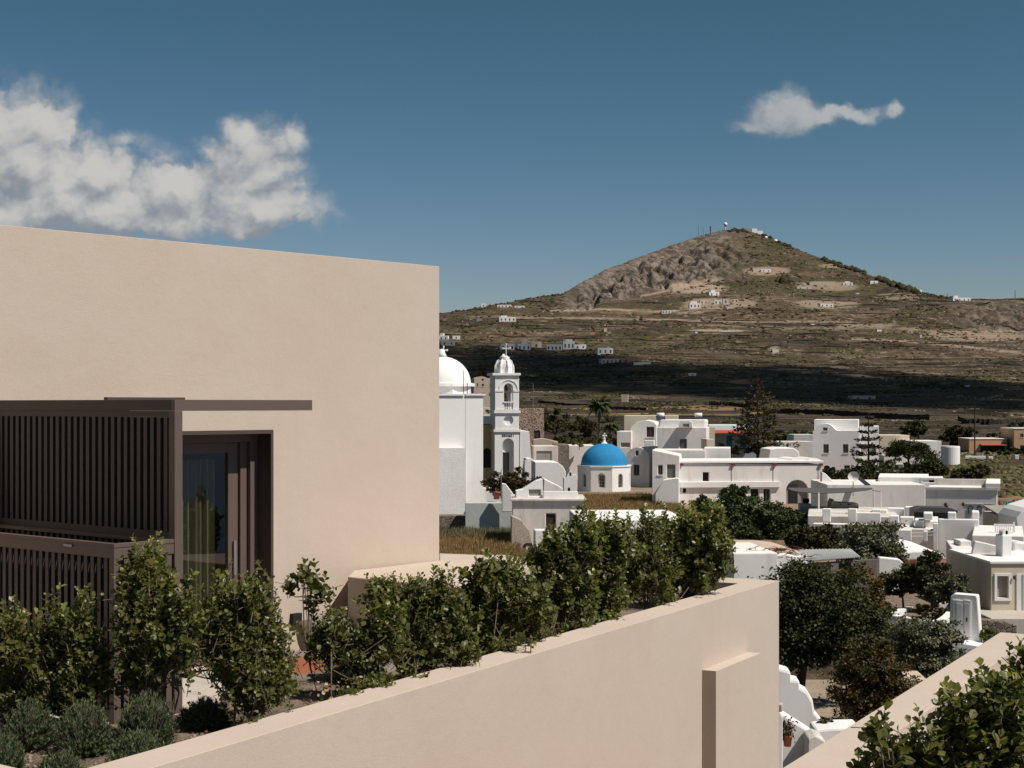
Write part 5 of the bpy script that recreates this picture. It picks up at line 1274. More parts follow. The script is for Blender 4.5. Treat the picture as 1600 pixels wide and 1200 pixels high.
ba = empty('terrace_parapet', 'white parapet with openings along the roof terrace below the shade sail', 'parapet', P3(1310, 812, 122))
for (x0, x1, y0, y1) in ((1285, 1298, 795, 816), (1325, 1338, 795, 818), (1338, 1376, 801, 818)): wbox(x0, x1, y0, y1, 122, .8).build('pier', W, ba, .04)
for y in (796, 801.5):
    mb = MB(); mb.box(P3(1298, y, 122), Vector((1, 0, 0)), Vector((0, 1, 0)), P3(0, y+1.6, 122).z, P3(0, y, 122).z, 0.02, 27/F*122, .1, .3); mb.build('rail', W, ba)
wbox(1270, 1404, 818, 850, 121, 1.0, W).build('lower_wall', W, ba, .05)
house('stone_oven', 'low sand stone block with two vents below the shade sail', 'oven', 1300, 1340, 134, -2, 785, 2, M['beige'], outline=[(1297, 810), (1345, 810), (1341, 787), (1306, 785), (1302, 780), (1299, 786)], wins=[(1312, 787, 1315, 789, 'hole'), (1324, 787, 1329, 789, 'hole')])
sa = empty('shade_sail', 'long dark grey shade sail on white posts in front of the arched porch', 'sunshade', P3(1300, 800, 133))
mb = MB(); pts = []
for i in range(17):
    t = i/16; x = 1232+t*(1363-1232); top = 762+ .2*math.sin(t*3.1); bot = top + 2 + 8*math.sin(math.pi*min(1, t*1.0))**.6*(1-.45*t)
    pts.append((x, top, bot))
for a, b in zip(pts[:-1], pts[1:]):
    v = [P3(a[0], a[1], 137), P3(b[0], b[1], 137), P3(b[0], b[2], 132), P3(a[0], a[2], 132)]; mb.poly(v); mb.poly([q-Vector((0, 0, .03)) for q in reversed(v)])
mb.build('cloth', M['sail'], sa, 0, True)
for (x, y0, y1, Y, r_) in ((1279, 770, 822, 131.8, .07), (1365, 762, 800, 137, .05), (1376, 768, 806, 132, .05)):
    mb = MB(); mb.tube([P3(x, y1, Y), P3(x, y0, Y)], r_, r_, 8); mb.build('post', W2, sa)
mb = MB(); mb.tube([P3(1363, 766.5, 134), P3(1376, 768, 132)], .03, .03, 5); mb.build('strut', M['steel'], sa)
sd_ = empty('satellite_dish', 'white satellite dish on a pole above the long low house', 'satellite dish', P3(1332, 757, 149)); p = P3(1333, 745, 149)
mb = MB(); mb.lathe((0, 0, 0), [(.001, 0), (.25, .03), (.45, .11), (.52, .16)], 20); 
for i, v in enumerate(mb.v): x, y, z = v; mb.v[i] = (p.x+x, p.y-z*.9-y*.0, p.z+y*.9+z*.3)
mb.build('dish', W2, sd_, 0, True); mb = MB(); mb.tube([P3(1333, 775, 149.1), p], .04, .04, 6); mb.build('pole', M['steel'], sd_)
spn = MB(); a, b = P3(1337, 745, 149.5), P3(1352, 757, 148.5); spn.hexa([a+Vector((0, .0, -.08)), b+Vector((0, 0, -.08)), b+Vector((.5, .1, -.08)), a+Vector((.5, .1, -.08))], [a, b, b+Vector((.5, .1, 0)), a+Vector((.5, .1, 0))]); tag(spn.build('solar_panel', M['screenp'], None), 'tilted solar panel beside the satellite dish', 'solar panel')
# bright barrel roof with salmon wall
house('salmon_house', 'salmon pink wall below the bright barrel roof', 'house', 1410, 1480, 100, -2, 872, 8, M['pink'], bevel=.05)
bv = MB(); f = Fac(1404, 1478, 100, -2)
house('barrel_roof', 'bright white barrel roof above the salmon pink wall', 'roof', 1404, 1478, 99.6, -2, 845, 9, W2, outline=[(1405, 876), (1476, 874), (1476, 868), (1470, 865), (1456, 862), (1430, 861), (1412, 864), (1405, 869)], zb=P3(0, 876, 99.6).z, bevel=.15)
house('white_lean_block', 'white block with chimney base behind the cream house roof', 'roof block', 1500, 1518, 92, -2, 845, 1.6, W2, zb=P3(0, 862, 92).z)
house('roof_yard', 'pale roof terrace floor left of the cream house chimney', 'roof terrace', 1488, 1522, 90, -12, 858, 6, W, bevel=.05)
ch_, f = house('cream_house', 'cream corner house with a white framed window at the right edge', 'house', 1548, 1660, 82, 1.5, 880, 7, M['cream'], wins=[(1558, 900, 1575, 934, 'rec')], bevel=.04, reveal=.22)
for bx in ((1553.5, 896, 1557.5, 938.5), (1575.5, 896, 1580, 938.5), (1557.6, 896, 1575.4, 899.8), (1557.6, 934.2, 1575.4, 938.5)):
    slab(f, [f.az(*p) for p in rect(*bx)], -.07, -.002).build('window_frame', W2, ch_)
slab(f, [f.az(*p) for p in rect(1588, 897, 1620, 966)], -.05, -.002).build('door_surround', W2, ch_)
slab(f, [f.az(*p) for p in rect(1597, 897, 1612, 964)], -.08, -.052).build('door', M['greywhite'], ch_)
mb = MB(); mb.box(f.O, f.u, f.v, f.z(1548, 881), f.z(1548, 877), -.06, f.W, -.08, 7.0); mb.build('roof_edge', W2, ch_, .02)
mb = MB(); p = f.pt(f.a(1583.5), f.z(1583, 902), -.12); mb.lathe(p, [(.001, -.12), (.06, -.06), (.07, .06), (.001, .12)], 10); mb.build('wall_lamp', M['iron'], ch_)
fu = Fac(1520, 1565, 86, -14)
house('roof_parapet', 'shaded white parapet wedge beside the square chimney on the cream house', 'parapet', 1519, 1566, 86, -8, 846, .4, W, outline=[(1519, 874), (1566, 876), (1566, 855), (1541, 849), (1523, 845), (1519, 862)], zb=P3(0, 878, 86).z)
sqc, _ = house('square_chimney', 'square white chimney with a small arched top on the cream house', 'chimney', 1560, 1581, 84.5, 6, 836, .9, W2, outline=[(1566, 878), (1581, 878), (1581, 836), (1566, 836)], zb=P3(0, 878, 84.5).z)
house('', '', '', 1568, 1579, 84.7, 6, 829, .5, W2, outline=[(1567, 836), (1579, 836), (1579, 830), (1575, 827), (1571, 827), (1567, 830)], zb=P3(0, 835.9, 84.7).z, wins=[(1571, 829, 1575, 835, 'hole', True)], reveal=.1, bevel=0, parent=sqc, part='chimney_cap')
house('roof_rounds', 'rounded white roof wall at the right edge above the cream house', 'parapet', 1583, 1640, 88, 0, 850, 2, W2, outline=[(1583, 874), (1640, 874), (1640, 855), (1600, 848), (1590, 846), (1583, 850)], zb=P3(0, 876, 88).z, bevel=.12)
# balustrade and ochre store beyond
ox, f = house('ochre_store', 'small ochre store with a grey sloping roof at the right edge', 'store', 1562, 1604, 122, -2, 805, 5, M['cream'], wins=[(1572, 812, 1577, 817, 'rec')], bevel=.04)
mb = MB(); mb.hexa([f.pt(-.2, f.z(1562, 805)+.02, -.5), f.pt(f.W+.2, f.z(1562, 805)+.02, -.5), f.pt(f.W+.2, f.z(1562, 797), 4), f.pt(-.2, f.z(1562, 797), 4)], [f.pt(-.2, f.z(1562, 803)+.02, -.5), f.pt(f.W+.2, f.z(1562, 803)+.02, -.5), f.pt(f.W+.2, f.z(1562, 794.5), 4), f.pt(-.2, f.z(1562, 794.5), 4)]); mb.build('roof', M['concrete'], ox)
house('white_gable_edge', 'white sloping gable at the right edge beyond the balustrade', 'house', 1586, 1650, 116, -2, 790, 5, W2, outline=[(1590, 860), (1650, 860), (1650, 780), (1604, 794), (1596, 800), (1588, 810), (1590, 830)])
bl = empty('white_balustrade', 'white balustrade with thin uprights at the edge of a roof terrace', 'balustrade', P3(1568, 836, 106))
wbox(1553, 1584, 819, 822.5, 106, .3).build('top_rail', W2, bl); wbox(1553, 1584, 832.5, 836, 106, .3).build('bottom_rail', W2, bl)
for i in range(9):
    x = 1555+i*2.9; wbox(x, x+1.1, 822.55, 832.45, 106.05, .14).build('baluster', W2, bl)
wbox(1583, 1586, 817, 838, 106, .4).build('end_post', W2, bl)
house('balustrade_terrace', 'white terrace under the balustrade left of the square chimney', 'terrace', 1519, 1600, 104, -17, 836, 9, W, bevel=.05)
# laundry
ln = empty('laundry_line', 'clothes line with teal and red laundry at the right edge', 'laundry', P3(1575, 792, 150))
for i, (x, y0, y1, c) in enumerate([(1565, 782, 788, 'fabric_r'), (1569, 783, 790, 'fabric_t'), (1573, 783, 791, 'fabric_t'), (1577, 783, 793, 'fabric_t'), (1582, 781, 786, 'iron'), (1588, 780, 783, 'iron')]):
    mb = MB(); v = [P3(x, y0, 150), P3(x+4, y0, 150.1), P3(x+3.8, y1, 150.0), P3(x+.2, y1, 149.9)]; mb.hexa(v, [q+Vector((0, .04, 0)) for q in v]); mb.build('cloth', M[c], ln)
mb = MB(); mb.tube([P3(1562, 781.5, 150), P3(1596, 780, 150)], .015, .015, 4); mb.tube([P3(1562, 795, 150), P3(1562, 781, 150)], .04, .04, 5); mb.tube([P3(1596, 795, 150), P3(1596, 779.5, 150)], .04, .04, 5); mb.build('line', M['iron'], ln)

# --- nearer: gate, garden, sheds
gt, f = house('garden_gate', 'white plastered gate wall with a pale double door in the garden', 'gate', 1484, 1526, 74, -24, 929, .75, W2, outline=[(1482, 1010), (1533, 1012), (1527, 934), (1526, 931), (1490, 928), (1485, 932), (1484, 955)],
      wins=[], bevel=.05)
for x0, x1, t in ((1494, 1505.5, 0), (1506, 1517, 0)):
    slab(f, [f.az(*p) for p in [(x0, 1000+(x0-1494)*.12), (x1, 1000+(x1-1494)*.12), (x1, 939), (x0, 937)]], -.06, -.002).build('door_leaf', W2, gt)
    slab(f, [f.az(*p) for p in [(x0+2, 996), (x1-2, 997), (x1-2, 944), (x0+2, 943)]], -.075, -.062).build('door_panel', M['white'], gt)
slab(f, [f.az(*p) for p in rect(1510, 965, 1512, 971)], -.11, -.078).build('door_handle', M['iron'], gt)
slab(f, [f.az(*p) for p in rect(1489, 937, 1493, 1003)], -.05, -.002).build('door_frame', W2, gt)
house('gate_step', 'white step slab in front of the garden gate', 'step', 1486, 1545, 72.5, -14, 1004, 1.6, W2, outline=[(1486, 1030), (1545, 1030), (1545, 1012), (1510, 1006), (1486, 1002)])
house('mesh_wall', 'low grey stone wall with wire mesh right of the garden gate', 'wall', 1534, 1588, 76, -6, 970, .6, M['drystone'], outline=[(1530, 1020), (1589, 1020), (1589, 977), (1575, 972), (1530, 967)])
house('front_terrace', 'pale terrace slab in front of the cream house', 'terrace', 1548, 1640, 79, 0, 966, 5, M['paving'])
gw = empty('garden_wall', 'curved low white wall around the garden bed', 'wall', P3(1430, 965, 78))
def ribbon(root, nm, pts, h, th, mat):
    """low wall through ground points (photo px, top row, Y)"""
    mb = MB(); P_ = [P3(*p) for p in pts]; n = len(P_); prev = None
    for i, p in enumerate(P_):
        d = (P_[min(i+1, n-1)]-P_[max(i-1, 0)]); d.z = 0; d.normalize(); s_ = Vector((-d.y, d.x, 0))*th/2
        cur = [p-s_, p+s_, p+s_-Vector((0, 0, h)), p-s_-Vector((0, 0, h))]
        if prev:
            for k in range(4): mb.poly([prev[k], cur[k], cur[(k+1) % 4], prev[(k+1) % 4]])
        else: mb.poly(cur)
        prev = cur
    mb.poly(list(reversed(prev))); return mb.build(nm, mat, root, .04)
ribbon(gw, 'front_wall', [(1375, 958, 80), (1398, 961, 79), (1420, 965, 78), (1438, 970, 77), (1455, 970, 76.5), (1470, 968, 76.5), (1480, 962, 77), (1486, 956, 77.5)], 2.4, .45, W2)
ribbon(gw, 'middle_wall', [(1395, 958, 79), (1402, 954, 81), (1412, 950, 83), (1422, 948, 85)], 1.2, .35, W2)
ribbon(gw, 'rear_wall', [(1380, 937, 89), (1392, 940, 88), (1405, 943, 87), (1420, 946, 86)], 1.2, .35, W2)
mb = MB(); mb.prism([tuple(P3(*p).to_2d()) for p in ((1368, 900, 79), (1440, 900, 78), (1482, 900, 78), (1478, 900, 90), (1380, 900, 92))], -13, -10.75)
tag(mb.build('garden_bed', M['soil']), kind='structure')
house('white_garden_pier', 'tall white garden wall end with vertical slats', 'wall', 1373, 1412, 92, -4, 872, .8, W2, outline=[(1373, 950), (1412, 950), (1412, 880), (1406, 874), (1385, 872), (1375, 871), (1373, 874)])
house('low_block', 'small white block behind the garden bed', 'wall', 1467, 1482, 84, 0, 942, 1, W, bevel=.05)
# corrugated shed
cs = empty('sheet_roof_shed', 'shed with a pale corrugated sheet roof beside the dark carob tree', 'shed', P3(1260, 900, 84))
v = [P3(1252, 878, 82), P3(1346, 871, 80), P3(1330, 858, 92), P3(1196, 860, 94)]
n = 26; mb = MB()
for i in range(n):
    t0, t1 = i/n, (i+1)/n
    for k in range(2):
        ta, tb = t0+(t1-t0)*k/2, t0+(t1-t0)*(k+1)/2; za, zb_2 = (.0, .05) if k == 0 else (.05, .0)
        q = [v[3].lerp(v[2], ta)+Vector((0, 0, za)), v[0].lerp(v[1], ta)+Vector((0, 0, za)), v[0].lerp(v[1], tb)+Vector((0, 0, zb_2)), v[3].lerp(v[2], tb)+Vector((0, 0, zb_2))]
        mb.poly(q); mb.poly([p_-Vector((0, 0, .03)) for p_ in reversed(q)])
mb.build('roof_sheet', M['sheet'], cs)
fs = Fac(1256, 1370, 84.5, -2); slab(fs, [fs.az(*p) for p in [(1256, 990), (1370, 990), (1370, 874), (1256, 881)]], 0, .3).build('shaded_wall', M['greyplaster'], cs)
slab(fs, [fs.az(*p) for p in rect(1313, 879, 1329, 940)], -.05, -.002).build('door', M['dark'], cs)
slab(fs, [fs.az(*p) for p in rect(1298, 880, 1310, 900)], -.05, -.002).build('white_panel', W, cs)
house('white_lane_wall', 'white wall with a flat top left of the dark carob tree', 'wall', 1146, 1215, 78, 4, 864, 6, W, bevel=.06)
house('tan_roof', 'tan earth roof with bare vine branches behind the lane wall', 'roof', 1163, 1262, 88, 3, 857, 6, M['beige'], outline=[(1160, 900), (1262, 900), (1262, 868), (1240, 861), (1210, 858), (1180, 858), (1163, 861)], bevel=.05)
house('white_lane_block', 'bright white block peeking out by the end of the planter wall', 'wall', 1100, 1149, 80, 2, 863, 1.5, W2, bevel=.05)
house('white_back_wall', 'bright white broken wall top below the corrugated roof', 'wall', 1205, 1262, 80, 2, 869, .8, W2, outline=[(1205, 930), (1262, 930), (1262, 868), (1245, 870), (1228, 866), (1212, 869), (1205, 872)])
# vine branches
vn = MB()
for k in range(70):
    a = P3(random.uniform(1165, 1262), random.uniform(858, 872), 79.5); pts = [a]
    d = Vector((random.uniform(-1, 1), random.uniform(-.4, .4), random.uniform(-.2, .5)))
    for j in range(5): d = (d+Vector((random.gauss(0, .5), random.gauss(0, .3), random.gauss(0, .4)))).normalized(); d.z *= .5; pts.append(pts[-1]+d*.17)
    vn.tube(pts, .022, .006, 4, False)
tag(vn.build('bare_vine', simple('red_brown_vine', (.16, .06, .045), .9), None), 'bare red brown vine sprawling over the white lane wall', 'vine', kind=None)

# --- lane between the walls
lane = MB(); lane.poly([P3(1200, 1200, 45), P3(1345, 1200, 45), P3(1420, 1040, 66), P3(1215, 1040, 66)])
for i, v_ in enumerate(lane.v): lane.v[i] = (v_[0], v_[1], -11.35 + .1*i*0)
tag(lane.build('lane_paving', M['lane']), kind='structure')
la_ = empty('curved_stair_wall', 'white curved stair wall with a thick rounded top in the lane', 'wall', P3(1245, 1180, 49))
house('', '', '', 1200, 1262, 50, -4, 0, .75, W2, outline=[(1200, 1230), (1285, 1230), (1276, 1176), (1274, 1149), (1266, 1142), (1252, 1133), (1240, 1126), (1228, 1118), (1214, 1110), (1200, 1106)], parent=la_, part='stair_wall', bevel=.08)
lb = empty('curved_buttress_wall', 'tall white curved wall behind the stair wall below the carob tree', 'wall', P3(1245, 1150, 54))
house('', '', '', 1205, 1262, 55, -4, 0, .9, W2, outline=[(1205, 1200), (1320, 1200), (1305, 1150), (1292, 1136), (1280, 1120), (1273, 1112), (1270, 1094), (1262, 1080), (1250, 1073), (1249, 1062), (1236, 1061), (1235, 1048), (1205, 1040)], parent=lb, part='wall_body', bevel=.10)
house('lane_ledge', 'bright low white ledge at the foot of the right alley wall', 'wall', 1274, 1345, 52.5, -3, 1139, 1.5, W2, outline=[(1274, 1210), (1345, 1210), (1345, 1137), (1300, 1138), (1274, 1141)], bevel=.08)
house('grey_lane_step', 'rough grey stone step at the foot of the stair wall', 'step', 1262, 1290, 48.7, -3, 1154, 1.2, M['oldwhite'], outline=[(1262, 1230), (1290, 1230), (1290, 1158), (1276, 1150), (1263, 1155)], bevel=.05)
house('left_lane_wall', 'shaded white wall with a brown stone at the left of the lane', 'wall', 1180, 1222, 47, -4, 1100, .8, W2, outline=[(1180, 1260), (1223, 1260), (1223, 1118), (1218, 1108), (1180, 1090)])
tag(wbox(1205, 1222, 1100, 1112, 46.6, .35, M['beige']).build('stone_block', M['beige'], None, .03), 'brown stone block at the top of the left lane wall', 'stone')
pp_ = P3(1230.5, 1166, 48); pt = empty('potted_plant', 'terracotta pot with a small bushy plant beside the stair wall', 'potted plant', pp_)
mb = MB(); mb.lathe(pp_, [(.001, 0), (.10, 0), (.14, .27), (.155, .28), (.155, .34), (.13, .34), (.125, .28), (.001, .27)], 20); mb.build('pot', M['terra'], pt, 0, True)
lp_ = rng.normal(size=(260, 3))*[.12, .12, .16]+np.array(pp_)+[0, 0, .5]; o = leaves('leaves', lp_, rng.normal(size=(260, 3))+[0, 0, .6], rng.normal(size=(260, 3)), rng.uniform(.05, .1, 260), M['leaf_br'], pt, 'leaf', rng.uniform(0, 1, 260))
q_ = P3(1220, 1160, 47.5); tree('lane_shrub', 'small dark shrub behind the terracotta pot', q_, [lobe(1219, 1146, 9, 16, 47.8)], 600, .07, 'leaf_d', seed=77, trunk=.02, cat='shrub')
tree('weed_patch', 'small dry weed at the lane ledge', P3(1291, 1132, 53.5), [lobe(1291, 1130, 12, 5, 53.5)], 300, .09, 'leaf_au', seed=78, trunk=.02, cat='weed')
house('tan_gable', 'small tan wall top showing behind the right alley wall', 'wall', 1396, 1450, 58, -4, 1062, 2, M['beige'], outline=[(1400, 1120), (1450, 1120), (1450, 1062), (1404, 1061), (1400, 1064)])
house('bank_wall', 'low dry stone edge across the lane behind the carob trunk', 'wall', 1262, 1340, 61, 6, 1095, .6, M['drystone'], outline=[(1262, 1120), (1340, 1120), (1340, 1104), (1300, 1096), (1262, 1094)])

# ------------------------------------------------------------------ village trees
def TR(name, label, px, pyb, Y, lobes, n, leaf, mat, seed, **kw):
    return tree(name, label, P3(px, pyb, Y), [lobe(a, b, c, d, Y, kw.get('dk', .9)) for a, b, c, d in lobes], n, leaf, mat, seed=seed, **{k: v for k, v in kw.items() if k != 'dk'})
TR('carob_tree', 'large dark dense carob tree beside the end of the planter wall', 1247, 1085, 60, [(1265, 925, 80, 42), (1225, 950, 60, 60), (1290, 950, 70, 55), (1240, 1000, 60, 46), (1310, 985, 70, 40), (1350, 970, 42, 34), (1190, 925, 30, 20), (1270, 1010, 60, 30)], 46000, .115, 'leaf_d', 1, trunk=.2, clump=.26, nclump=480, fill=.2)
TR('laurel_bush', 'dark bush with orange tinted tips in front of the carob tree', 1365, 1135, 56.5, [(1360, 1040, 48, 34), (1340, 1070, 42, 44), (1385, 1075, 42, 44), (1360, 1105, 54, 36), (1360, 1012, 30, 16)], 22000, .095, 'leaf_au', 2, trunk=.12, clump=.26, nclump=230, fill=.25, tipk=1.0, cat='bush')
TR('russet_shrub', 'olive and russet shrub behind the right side of the carob tree', 1335, 975, 72, [(1335, 915, 38, 22), (1350, 940, 32, 22), (1310, 905, 22, 12)], 9000, .12, 'leaf_au', 3, trunk=.1, cat='shrub', tipk=1.3)
TR('olive_tree', 'feathery grey green olive tree left of the garden gate', 1440, 1075, 67, [(1445, 990, 52, 26), (1410, 1000, 32, 26), (1470, 1015, 34, 28), (1430, 1035, 52, 26), (1480, 1000, 26, 20), (1455, 1055, 30, 16)], 15000, .12, 'leaf_ol', 4, trunk=.1, tmpl='quad', clump=.3, fill=.3)
TR('olive_tree', 'rounded grey green olive tree above the corrugated roof', 1357, 915, 95, [(1345, 838, 34, 22), (1375, 842, 34, 24), (1355, 862, 48, 24), (1385, 868, 24, 20), (1330, 850, 22, 18)], 17000, .16, 'leaf_ol', 5, trunk=.16, clump=.28, nclump=200, fill=.3)
TR('garden_tree', 'small round dark tree with slim trunks left in the garden bed', 1412, 948, 84, [(1405, 905, 26, 22), (1420, 895, 18, 14), (1400, 920, 22, 12)], 5000, .14, 'leaf_d', 6, trunk=.06, limbs=5)
TR('garden_tree', 'taller dark rounded tree in the middle of the garden bed', 1455, 955, 83, [(1458, 885, 26, 20), (1448, 905, 26, 24), (1462, 915, 28, 26)], 9000, .14, 'leaf_d', 7, trunk=.08)
TR('garden_shrub', 'green spreading shrub on the right of the garden bed', 1488, 955, 80, [(1490, 918, 24, 18), (1502, 908, 12, 14), (1475, 925, 20, 14), (1506, 920, 10, 8)], 4600, .13, 'leaf_ol', 8, trunk=.07, cat='shrub')
TR('garden_shrub', 'low dark leafy clump along the curved garden wall', 1450, 965, 79, [(1452, 955, 26, 9), (1438, 950, 14, 8), (1470, 958, 12, 7)], 2600, .11, 'leaf_au', 9, trunk=.04, cat='shrub')
TR('gate_shrub', 'small yellow green bush right of the garden gate', 1545, 1005, 73.5, [(1545, 990, 13, 9), (1536, 993, 7, 7)], 1400, .09, 'leaf', 10, trunk=.03, cat='shrub')
for i, (lab, px, pb, Y, lb_, n, m_) in enumerate([
    ('dark green acacia crown at the left of the group below the long house', 1095, 832, 140, [(1085, 800, 26, 18), (1100, 783, 12, 10), (1075, 815, 24, 14), (1108, 812, 22, 18)], 6500, 'leaf_pine'),
    ('highest dark green acacia in front of the long house', 1155, 840, 136, [(1150, 768, 18, 12), (1160, 785, 28, 20), (1145, 805, 26, 26), (1175, 820, 30, 24), (1140, 835, 20, 16)], 14000, 'leaf_pine'),
    ('wide dark green acacia right of the highest one', 1215, 850, 132, [(1205, 800, 28, 16), (1220, 820, 34, 22), (1195, 835, 40, 18), (1235, 808, 20, 14), (1245, 830, 22, 18)], 13000, 'leaf_pine'),
    ('brown leafless scrub between the acacias and the olive tree', 1275, 858, 118, [(1265, 838, 26, 16), (1290, 836, 24, 14), (1250, 846, 20, 10)], 6500, 'leaf_scrub')]):
    TR('acacia_tree', lab, px, pb, Y, [(a_-3, b_+2, c_*1.25, d_*1.12) for a_, b_, c_, d_ in lb_], int(n*1.35), .20, m_, 20+i, trunk=.14, clump=.26, fill=.25)
TR('acacia_tree', 'thin brown acacia with sparse crown beyond the bell tower', 870, 700, 262, [(865, 655, 30, 14), (885, 662, 30, 12), (850, 668, 18, 10)], 5200, .30, 'leaf_scrub', 30, trunk=.2, clump=.2)
TR('acacia_tree', 'low brown green trees left of the palms', 905, 702, 256, [(905, 668, 26, 14), (890, 685, 30, 10), (925, 680, 22, 16)], 6500, .28, 'leaf_scrub', 31, trunk=.18, clump=.22)
TR('acacia_tree', 'dark green low trees in front of the palms', 880, 708, 240, [(880, 694, 22, 9), (905, 697, 30, 8), (930, 700, 30, 8), (955, 690, 14, 14)], 6000, .24, 'leaf_pine', 32, trunk=.15, clump=.25)
TR('ivy_bush', 'green creeper hanging over the white shed behind the blue dome', 905, 700, 226, [(905, 691, 14, 5)], 900, .22, 'leaf', 33, trunk=.05, cat='creeper')
for i, (lab, px, pb, Y, lb_, n, m_) in enumerate([
    ('dark round tree behind the small norfolk pine', 1352, 752, 222, [(1350, 738, 26, 14), (1335, 742, 16, 10), (1372, 740, 22, 12)], 7500, 'leaf_d'),
    ('dark trees right of the cream low house', 1420, 735, 246, [(1418, 700, 28, 13), (1400, 705, 14, 12), (1440, 702, 14, 12)], 7500, 'leaf_d'),
    ('broad green bush tree above the long low house', 1445, 750, 220, [(1445, 722, 22, 20), (1430, 738, 20, 12), (1462, 735, 18, 14)], 7500, 'leaf_d'),
    ('brown scrub left of the small norfolk pine', 1310, 756, 215, [(1300, 742, 20, 9), (1325, 748, 14, 7)], 2400, 'leaf_scrub'),
    ('yellow green shrubs under the balcony wing', 1395, 742, 226, [(1390, 730, 14, 10), (1402, 738, 14, 8)], 2200, 'leaf_ol'),
    ('dark round tree on the slope above the round tank', 1435, 684, 420, [(1432, 668, 18, 11), (1420, 675, 12, 7)], 3200, 'leaf_d'),
    ('dark trees left of the low apricot house', 1500, 706, 400, [(1498, 690, 18, 12), (1480, 680, 16, 9), (1512, 676, 16, 9), (1495, 672, 24, 7)], 5200, 'leaf_scrub'),
    ('dark trees between the slope and the two-storey apricot house', 1560, 690, 450, [(1560, 682, 20, 6), (1590, 664, 14, 6)], 1600, 'leaf_d'),
    ('bushy green shrubs in front of the apricot houses', 1600, 712, 350, [(1595, 705, 20, 6), (1570, 709, 18, 4), (1535, 710, 20, 4)], 2500, 'leaf_d'),
    ('scrubby bushes in the dry field above the shaded house', 1512, 760, 190, [(1512, 745, 24, 11), (1530, 735, 18, 9), (1490, 742, 14, 8)], 4200, 'leaf_scrub'),
    ('green bush along the lane right of the araucaria', 1235, 690, 300, [(1240, 682, 30, 8), (1210, 680, 20, 7)], 3000, 'leaf_pine'),
    ('small garden shrubs before the blue porch house', 1135, 708, 250, [(1130, 700, 18, 6), (1160, 703, 24, 6), (1185, 700, 16, 8)], 3600, 'leaf_scrub')]):
    TR('round_tree', lab, px, pb, Y, lb_, n, .30 if Y < 300 else .5, m_, 40+i, trunk=.2, clump=.28, fill=.25)

def norfolk(label, px, pytop, pybase, Y, w, tiers, seed, mat='leaf_norf', dense=1.0, up=.25):
    rg = np.random.default_rng(seed); b = P3(px, pybase, Y); t = P3(px, pytop, Y); H = t.z-b.z; root = empty('norfolk_pine', label, 'tree', b)
    mb = MB(); mb.tube([b-Vector((0, 0, 1)), b.lerp(t, .5), t], H*.022, H*.004, 7); mb.build('trunk', M['bark_d'], root)
    pos = []; dd = []; mbb = MB(); half = w/2/F*Y
    for k in range(tiers):
        f_ = (k+.5)/tiers; z = b.z+H*(.12+.84*f_); r = half*(1-f_)**.75*rg.uniform(.8, 1.1)+.15
        nb_ = 7 if f_ < .85 else 5
        for j in range(nb_):
            a = 2*math.pi*(j+rg.uniform(-.3, .3))/nb_; rr_2 = r*rg.uniform(.7, 1.1); d = Vector((math.cos(a), math.sin(a), up*rg.uniform(.2, 1.3))); s_ = Vector((b.x, b.y, z)); e = s_+d*rr_2 - Vector((0, 0, .1*rr_2))
            mbb.tube([s_, s_.lerp(e, .5)-Vector((0, 0, .07*rr_2)), e+Vector((0, 0, .08*rr_2))], .05, .02, 4, False)
            m_ = int(26*dense*max(.3, rr_2/half)); tt_ = rg.uniform(.28, 1.05, m_)
            for q in tt_:
                p = s_.lerp(e, q)+Vector(rg.normal(size=3))*Vector((.16, .16, .10)).length*.6*rr_2/3; pos.append(p); dd.append(Vector((d.x, d.y, .5))+Vector(rg.normal(size=3))*.5)
    tag(mbb.build('limbs', M['bark_d'], root), kind='stuff')
    leaves('needles', np.array(pos), np.array(dd), rg.normal(size=(len(pos), 3))+[0, 0, 1], rg.uniform(.35, .75, len(pos))*half/2.2*.45+.1, M[mat], root, 'quad', rg.uniform(0, 1, len(pos)), .6)
norfolk('small norfolk pine with clear tiers before the balcony wing', 1357, 644, 752, 224, 62, 8, 3, dense=2.0)
norfolk('tall old brownish araucaria with a thin top behind the long house', 1184, 588, 716, 250, 92, 12, 4, 'leaf_scrub', 1.5, .30)
def palm(label, px, pyt, pyb, Y, rpx, seed):
    rg = np.random.default_rng(seed); b = P3(px, pyb, Y); t = P3(px, pyt, Y); root = empty('palm_tree', label, 'palm', b); mb = MB(); mb.tube([b-Vector((0, 0, 1)), b.lerp(t, .5)+Vector((.1, 0, 0)), t], .3, .22, 9); mb.build('trunk', M['bark'], root)
    r = rpx/F*Y; pos = []; dd = []; sz = []; uu = []; mb = MB()
    for k in range(46):
        a = rg.uniform(0, 6.28); el = rg.uniform(-.7, 1.3); d = Vector((math.cos(a)*math.cos(el), math.sin(a)*math.cos(el), math.sin(el))); p = t.copy(); pts = [p.copy()]; L_2 = r*rg.uniform(.8, 1.15)
        for j in range(8): p = p+d*L_2/8; d = (d+Vector((0, 0, -.14))).normalized(); pts.append(p.copy())
        mb.tube(pts[::2], .03, .012, 4, False)
        for j in range(1, 9):
            for s_ in (-1, 1):
                for q in range(3):
                    sd = Vector((-math.sin(a), math.cos(a), 0))*s_; pos.append(pts[j-1].lerp(pts[j], q/3)); dd.append(sd*.8+d*.8+Vector((0, 0, -.35))); uu.append((0, 0, 1)); sz.append(r*.30*(1-.06*j))
    leaves('fronds', np.array(pos), np.array(dd), np.array(uu), np.array(sz), M['leaf_pine'], root, 'quad', rg.uniform(0, 1, len(pos)), .28); mb.build('ribs', M['bark_d'], root)
palm('taller palm tree behind the blue dome', 936, 632, 700, 262, 24, 1)
palm('shorter palm tree right of the taller one', 954, 662, 702, 250, 20, 2)

